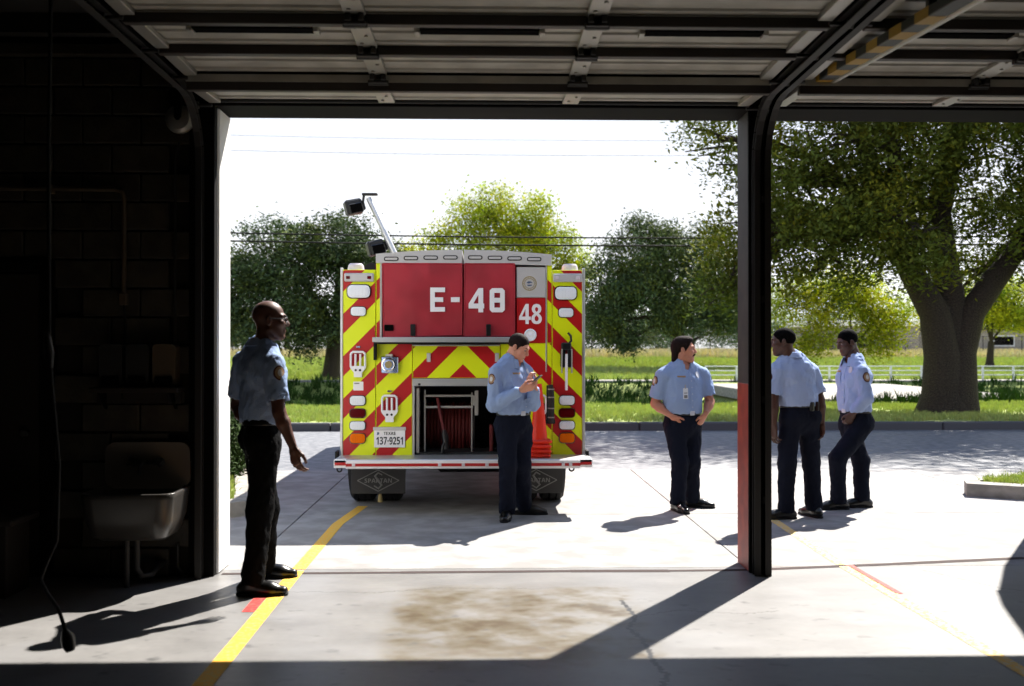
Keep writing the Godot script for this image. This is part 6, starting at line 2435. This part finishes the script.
	for r in rows:
		for k in seg + 1:
			var a := lerpf(-2.72, 2.72, float(k) / seg)  # 0 is the nape
			var front_drop := smoothstep(1.2, 2.7, absf(a))
			var rr: float = r[0] + front_drop * 0.006
			var p := -f * cos(a) * rr * 1.08 + right * sin(a) * rr + Vector3(0, r[1] - front_drop * (0.042 + (0.035 if r[1] < 0.0 else 0.0)), 0) + f * front_drop * 0.012
			cs.pt(nb + p, p)
	for j in rows.size() - 1:
		for k in seg:
			var q := j * (seg + 1) + k
			cs.tri(q, q + seg + 1, q + 1)
			cs.tri(q + 1, q + seg + 1, q + seg + 2)
	finish(cs)
	obj("collar", cs, c.shirt, shirt)
	# placket, buttons, chest pockets with flaps
	var line := chest + f * 0.5
	obj("placket", decal(sp, (ribs + chest) / 2.0 + f * 0.5 + Vector3(0, 0.02, 0), -f, Vector3.UP, 0.034, neck.y - waist_y - 0.12, 0.002, false, 10), c.shirt, shirt)
	bk = Shape.new()
	for k in 6:
		var p := hit(sp, Vector3(0, lerpf(waist_y + 0.06, neck.y - 0.10, k / 5.0), 0) + Vector3(ribs.x, 0, ribs.z).lerp(Vector3(chest.x, 0, chest.z), k / 5.0) + f * 0.5, -f)
		bk.ball(p, Vector3(0.006, 0.006, 0.006), 8, 5)
	obj("buttons", bk, "button", shirt)
	for s in [-1.0, 1.0]:
		var from: Vector3 = chest + right * s * 0.088 * bulk + f * 0.5 + Vector3(0, 0.0, 0)
		var pk := obj("chest_pocket", decal(sp, from, -f, Vector3.UP, 0.105, 0.115, 0.003), c.shirt, shirt)
		obj("pocket_flap", decal(sp, from + Vector3(0, 0.045, 0), -f, Vector3.UP, 0.110, 0.036, 0.0055), c.shirt, pk)
	# badge over one pocket, name strip over the other
	obj("badge", decal(sp, chest - right * 0.088 * bulk + f * 0.5 + Vector3(0, 0.095, 0), -f, Vector3.UP, 0.05, 0.062, 0.005, true, 4), "badge silver", shirt)
	obj("name_strip", decal(sp, chest + right * 0.088 * bulk + f * 0.5 + Vector3(0, 0.078, 0), -f, Vector3.UP, 0.075, 0.016, 0.004, false, 4), "patch gold", shirt)
	# shoulder patches
	for k in 2:
		var out: Vector3 = (right if k == 0 else -right)
		var mid: Vector3 = shd[k].lerp(el[k], 0.26)
		var up: Vector3 = (shd[k] - el[k]).normalized()
		out = (out - up * out.dot(up)).normalized()
		if c.has("patch_turn"):
			out = (out + c.patch_turn * 0.6).normalized()
			out = (out - up * out.dot(up)).normalized()
		var pt := obj("shoulder_patch", decal(sp, mid + out * 0.25, -out, up, 0.080, 0.098, 0.003, true), "patch maroon", shirt)
		obj("patch_field", decal(sp, mid + out * 0.25, -out, up, 0.064, 0.080, 0.0045, true), "patch gold", pt)
		obj("patch_centre", decal(sp, mid + out * 0.25, -out, up, 0.032, 0.046, 0.006, true, 4), "patch white", pt)

	# --- shoes
	for k in 2:
		var td: Vector3 = c.toes[k].normalized()
		var heel: Vector3 = Vector3(an[k].x, 0.0, an[k].z) - td * 0.055
		var ball_: Vector3 = heel + td * 0.185
		var toe: Vector3 = heel + td * 0.255
		var up := Vector3.UP
		var fp := [cap(heel + up * 0.040, ball_ + up * 0.036, 0.040, 0.048, 0.03, 0.95, up), cap(ball_ + up * 0.034, toe + up * 0.030, 0.047, 0.038, 0.03, 0.78, up), cap(heel + up * 0.05 + td * 0.03, Vector3(an[k].x, 0.115, an[k].z), 0.046, 0.05, 0.03), cap(heel + up * 0.075 + td * 0.05, ball_ + up * 0.05 - td * 0.02, 0.036, 0.034, 0.03)]
		fp.append(plane(Vector3(0, 0.0, 0), Vector3.DOWN, 0.003))
		var so := obj("shoe", net(fp, 0.008), "shoe leather", o)
		var soles := [cap(heel + up * 0.008, ball_ + up * 0.008, 0.043, 0.051, 0.02), cap(ball_ + up * 0.008, toe + up * 0.008, 0.050, 0.041, 0.02), plane(Vector3(0, 0.018, 0), Vector3.UP, 0.003), plane(Vector3(0, 0.0, 0), Vector3.DOWN, 0.003)]
		obj("sole", net(soles, 0.008), "black rubber", so)

	# --- hair and face
	var place := Transform3D(hb.scaled(Vector3.ONE * hs), head)
	if c.hair != "":
		var hr := Shape.new()
		hr.add(hair_shape(c.hair), place)
		obj("hair", hr, c.hair_colour, o)
	for s in [-1.0, 1.0]:
		var e := Shape.new()
		e.x = place
		e.ball(Vector3(s * 0.031, 0.004, 0.0745), Vector3(0.0128, 0.0118, 0.0128), 12, 8)
		var ey := obj("eye", e, "eye white", o)
		e = Shape.new()
		e.x = place
		e.ball(Vector3(s * 0.031, 0.003, 0.0820), Vector3(0.0062, 0.0066, 0.0062), 10, 6)
		obj("iris", e, "iris", ey)
		e = Shape.new()
		e.x = place
		e.tube([Vector3(s * 0.014, 0.024, 0.094), Vector3(s * 0.030, 0.029, 0.089), Vector3(s * 0.046, 0.023, 0.077)], [0.003, 0.004, 0.002], 8)
		obj("eyebrow", e, c.get("hair_colour", "hair black"), o)
	var lp := Shape.new()
	lp.x = place
	lp.tube([Vector3(-0.020, -0.069, 0.082), Vector3(-0.008, -0.068, 0.0895), Vector3(0.008, -0.068, 0.0895), Vector3(0.020, -0.069, 0.082)], [0.002, 0.004, 0.004, 0.002], 8)
	obj("lips", lp, "lips", o)
	if c.has("moustache"):
		lp = Shape.new()
		lp.x = place
		lp.tube([Vector3(-0.030, -0.066, 0.078), Vector3(-0.016, -0.053, 0.091), Vector3(0, -0.050, 0.096), Vector3(0.016, -0.053, 0.091), Vector3(0.030, -0.066, 0.078)], [0.004, 0.008, 0.008, 0.008, 0.004], 8)
		obj("moustache", lp, c.hair_colour, o)
	if c.has("glasses"):
		lp = Shape.new()
		lp.x = place
		for s in [-1.0, 1.0]:
			var ps := []
			for k in 16:
				var a := TAU * k / 16
				ps.append(Vector3(s * 0.034 + 0.026 * cos(a), 0.002 + 0.018 * sin(a), 0.102 - absf(s * 0.034 + 0.026 * cos(a)) * 0.12))
			lp.tube(ps, 0.0026, 6, false, true)
			lp.tube([Vector3(s * 0.060, 0.006, 0.094), Vector3(s * 0.079, 0.008, 0.070), Vector3(s * 0.084, 0.012, 0.0), Vector3(s * 0.082, 0.0, -0.02)], 0.0026, 6)
		lp.tube([Vector3(-0.009, 0.006, 0.103), Vector3(0.009, 0.006, 0.103)], 0.0026, 6)
		obj("glasses", lp, "black plastic", o)
	return o


func build_people() -> void:
	var down := Vector3.DOWN
	# the man in the doorway, his back half turned
	person("bald man with glasses and dark trousers standing on the yellow line by the left jamb", {
		"root": Vector3(-1.44, 0, -6.65), "facing": Vector3(0.80, 0, -0.60), "hip_facing": Vector3(0.90, 0, -0.42), "look": Vector3(1, 0.02, -0.16), "skin": "skin dark", "shirt": "shirt blue", "trousers": "trouser black", "short": true, "hair": "", "glasses": true, "head_scale": 1.06, "bulk": 1.0,
		"pelvis": [262, 437, 0.0], "neck": [262, 344, -0.02], "head": [270.5, 320.5, 0.0], "shoulders": [[274, 362, 0.15], [243, 360, -0.16]], "elbows": [[279, 412, 0.20], [237, 406, -0.24]], "wrists": [[293, 447, 0.20], [250, 430, -0.10]],
		"knees": [[260, 511, 0.12], [266, 510, -0.14]], "ankles": [[251, 586, 0.19], [263, 571, -0.31]], "toes": [Vector3(1, 0, 0.02), Vector3(1, 0, 0.0)],
		"hands": [["relaxed", Vector3(0.22, -1, 0.0), Vector3(0.8, 0.1, 0.5)], ["tucked", Vector3(0.8, -0.5, 0.2), Vector3(0.1, 0.8, 0)]]})
	# the man with the phone
	var b := person("man in long-sleeved blue shirt looking down at a phone behind the fire engine", {
		"root": Vector3(0.29, 0, -9.28), "facing": Vector3(0.80, 0, 0.60), "hip_facing": Vector3(0.62, 0, 0.78), "look": Vector3(0.80, -0.42, 0.42), "head_up": Vector3(0.3, 1, 0.15), "skin": "skin fair", "shirt": "shirt blue", "trousers": "trouser navy", "short": false, "hair": "short", "hair_colour": "hair brown", "head_scale": 1.0, "bulk": 1.02,
		"pelvis": [514, 424, 0.0], "neck": [512, 359.5, 0.0], "head": [519.0, 347.5, 0.02], "shoulders": [[496.5, 371, 0.13], [526, 371, -0.14]], "elbows": [[494, 405, 0.16], [533, 404, -0.02]], "wrists": [[521, 390, 0.26], [534.5, 388, 0.18]],
		"knees": [[508, 464, 0.10], [522, 464, -0.02]], "ankles": [[507, 510, -0.03], [523, 508, -0.28]], "toes": [Vector3(-0.15, 0, 1.0), Vector3(1, 0, 0.1)],
		"hands": [["hold", Vector3(1.0, 0.35, 0.1), Vector3(0.0, 0.9, 0.5)], ["hold", Vector3(-0.45, 0.9, 0.25), Vector3(0.4, 0.5, 0.8)]]})
	var hp := at(535.5, 380.0, 9.28 - 0.26)
	var ph := thing("mobile_phone", "dark phone held up in both hands by the man behind the engine", "phone", hp)
	var sh := Shape.new()
	var pz := Vector3(-0.55, 0.80, -0.22).normalized()
	var py := (Vector3(0.75, 0.2, 0.45) - pz * pz.dot(Vector3(0.75, 0.2, 0.45))).normalized()
	sh.x = Transform3D(Basis(py.cross(pz), py, pz), Vector3.ZERO)
	sh.prism(rounded(0.072, 0.145, 0.012), -0.0045, 0.0045)
	obj("case", sh, "black plastic", ph)
	sh.x.origin = sh.x.basis.z * 0.0046
	var s2 := Shape.new()
	s2.x = sh.x
	s2.prism(rounded(0.066, 0.138, 0.010), -0.0002, 0.0006)
	obj("screen", s2, "slot dark", ph)
	# the man with the badge
	person("man with long dark hair and moustache, hands at his pockets, wearing an identity card", {
		"root": Vector3(1.96, 0, -9.85), "facing": Vector3(0.42, 0, 0.9), "look": Vector3(0.97, 0.06, 0.30), "skin": "skin tan", "shirt": "shirt blue", "trousers": "trouser navy", "short": true, "hair": "mullet", "hair_colour": "hair brown", "moustache": true, "head_scale": 1.02, "bulk": 1.10, "belly": 0.10,
		"pelvis": [683, 423, 0.0], "neck": [682, 364, 0.0], "head": [684.5, 350.0, 0.02], "shoulders": [[662.5, 374, 0.06], [702.5, 373, -0.06]], "elbows": [[655, 404, 0.02], [710, 402, -0.04]], "wrists": [[671.5, 416, 0.13], [705.5, 414, 0.07]],
		"knees": [[680, 462, 0.10], [692, 462, 0.0]], "ankles": [[677, 504, 0.12], [691, 502, -0.10]], "toes": [Vector3(0.25, 0, 1.0), Vector3(0.95, 0, 0.35)],
		"hands": [["tucked", Vector3(0.80, -0.75, -0.15), Vector3(0.3, 0.6, 0.9)], ["tucked", Vector3(-0.5, -0.9, -0.1), Vector3(-0.5, 0.5, 0.8)]]})
	var cd := thing("identity_card", "white identity card clipped to the moustached man's shirt pocket", "card", at(685.6, 393.5, 9.85 - 0.235))
	sh = Shape.new()
	sh.x = Transform3D(frame_of(Vector3(0.42, 0.05, 0.9)))
	sh.prism(rounded(0.056, 0.105, 0.006), -0.0015, 0.0015)
	obj("sleeve", sh, "white enamel", cd)
	s2 = Shape.new()
	s2.x = sh.x
	s2.prism(rounded(0.040, 0.030, 0.003, 0, -0.03), 0.001, 0.0024)
	s2.span(Vector3(-0.02, 0.0, 0.001), Vector3(0.02, 0.008, 0.0022))
	obj("print", s2, "flap print", cd)
	s2 = Shape.new()
	s2.x = sh.x
	s2.span(Vector3(-0.006, 0.045, -0.004), Vector3(0.006, 0.085, 0.003), 0.002)
	obj("clip", s2, "galvanised", cd)
	# the man with his back to us
	person("officer in short sleeves with his back turned, arms hanging, right beside the dark post", {
		"root": Vector3(2.93, 0, -9.30), "facing": Vector3(-0.30, 0, -0.95), "look": Vector3(-1, -0.05, -0.22), "skin": "skin brown", "shirt": "shirt pale", "trousers": "trouser navy", "short": true, "hair": "short", "hair_colour": "hair black", "head_scale": 1.04, "bulk": 1.10,
		"pelvis": [799, 416, 0.0], "neck": [791, 356.5, 0.0], "head": [782.5, 342.0, 0.02], "shoulders": [[811.5, 370, -0.06], [776, 370, 0.07]], "elbows": [[820, 400, -0.03], [773.5, 402, 0.10]], "wrists": [[822, 423, -0.02], [774, 425, 0.12]],
		"knees": [[811, 463, -0.06], [787, 464, 0.06]], "ankles": [[815, 511, -0.03], [787, 511, 0.06]], "toes": [Vector3(-0.30, 0, -0.95), Vector3(-0.98, 0, 0.1)], "pouches": [[0.75, 0.65, "belt leather"], [0.98, 0.1, "galvanised"], [0.35, 0.95, "belt leather"]],
		"hands": [["relaxed", Vector3(-0.1, -1, 0.02), Vector3(-0.45, 0, -0.8)], ["relaxed", Vector3(0.0, -1, 0.05), Vector3(-0.45, 0, -0.8)]]})
	# the man in profile
	person("officer in long pale blue sleeves walking to the left with a hand in his pocket", {
		"root": Vector3(3.56, 0, -9.86), "facing": Vector3(-0.92, 0, 0.36), "look": Vector3(-0.92, -0.26, 0.20), "skin": "skin brown", "shirt": "shirt pale", "trousers": "trouser navy", "short": false, "hair": "short", "hair_colour": "hair black", "head_scale": 1.02, "bulk": 1.0, "belly": 0.04, "patch_turn": Vector3(0, 0, 0.2),
		"pelvis": [855, 421, 0.0], "neck": [853, 357.5, 0.0], "head": [847, 342.5, 0.0], "shoulders": [[845, 371, -0.17], [861, 371, 0.17]], "elbows": [[851, 400, -0.22], [866.5, 398, 0.20]], "wrists": [[850, 422, -0.18], [853, 413.5, 0.15]],
		"knees": [[861, 461, -0.10], [837.5, 459, 0.11]], "ankles": [[863.5, 503, -0.04], [840, 503, 0.08]], "toes": [Vector3(-1, 0, 0.05), Vector3(-1, 0, 0.1)],
		"hands": [["relaxed", Vector3(0.0, -1, 0.0), Vector3(-1, 0.0, 0.0)], ["tucked", Vector3(-0.35, -0.9, -0.50), Vector3(-0.8, 0.4, 0.0)]]})
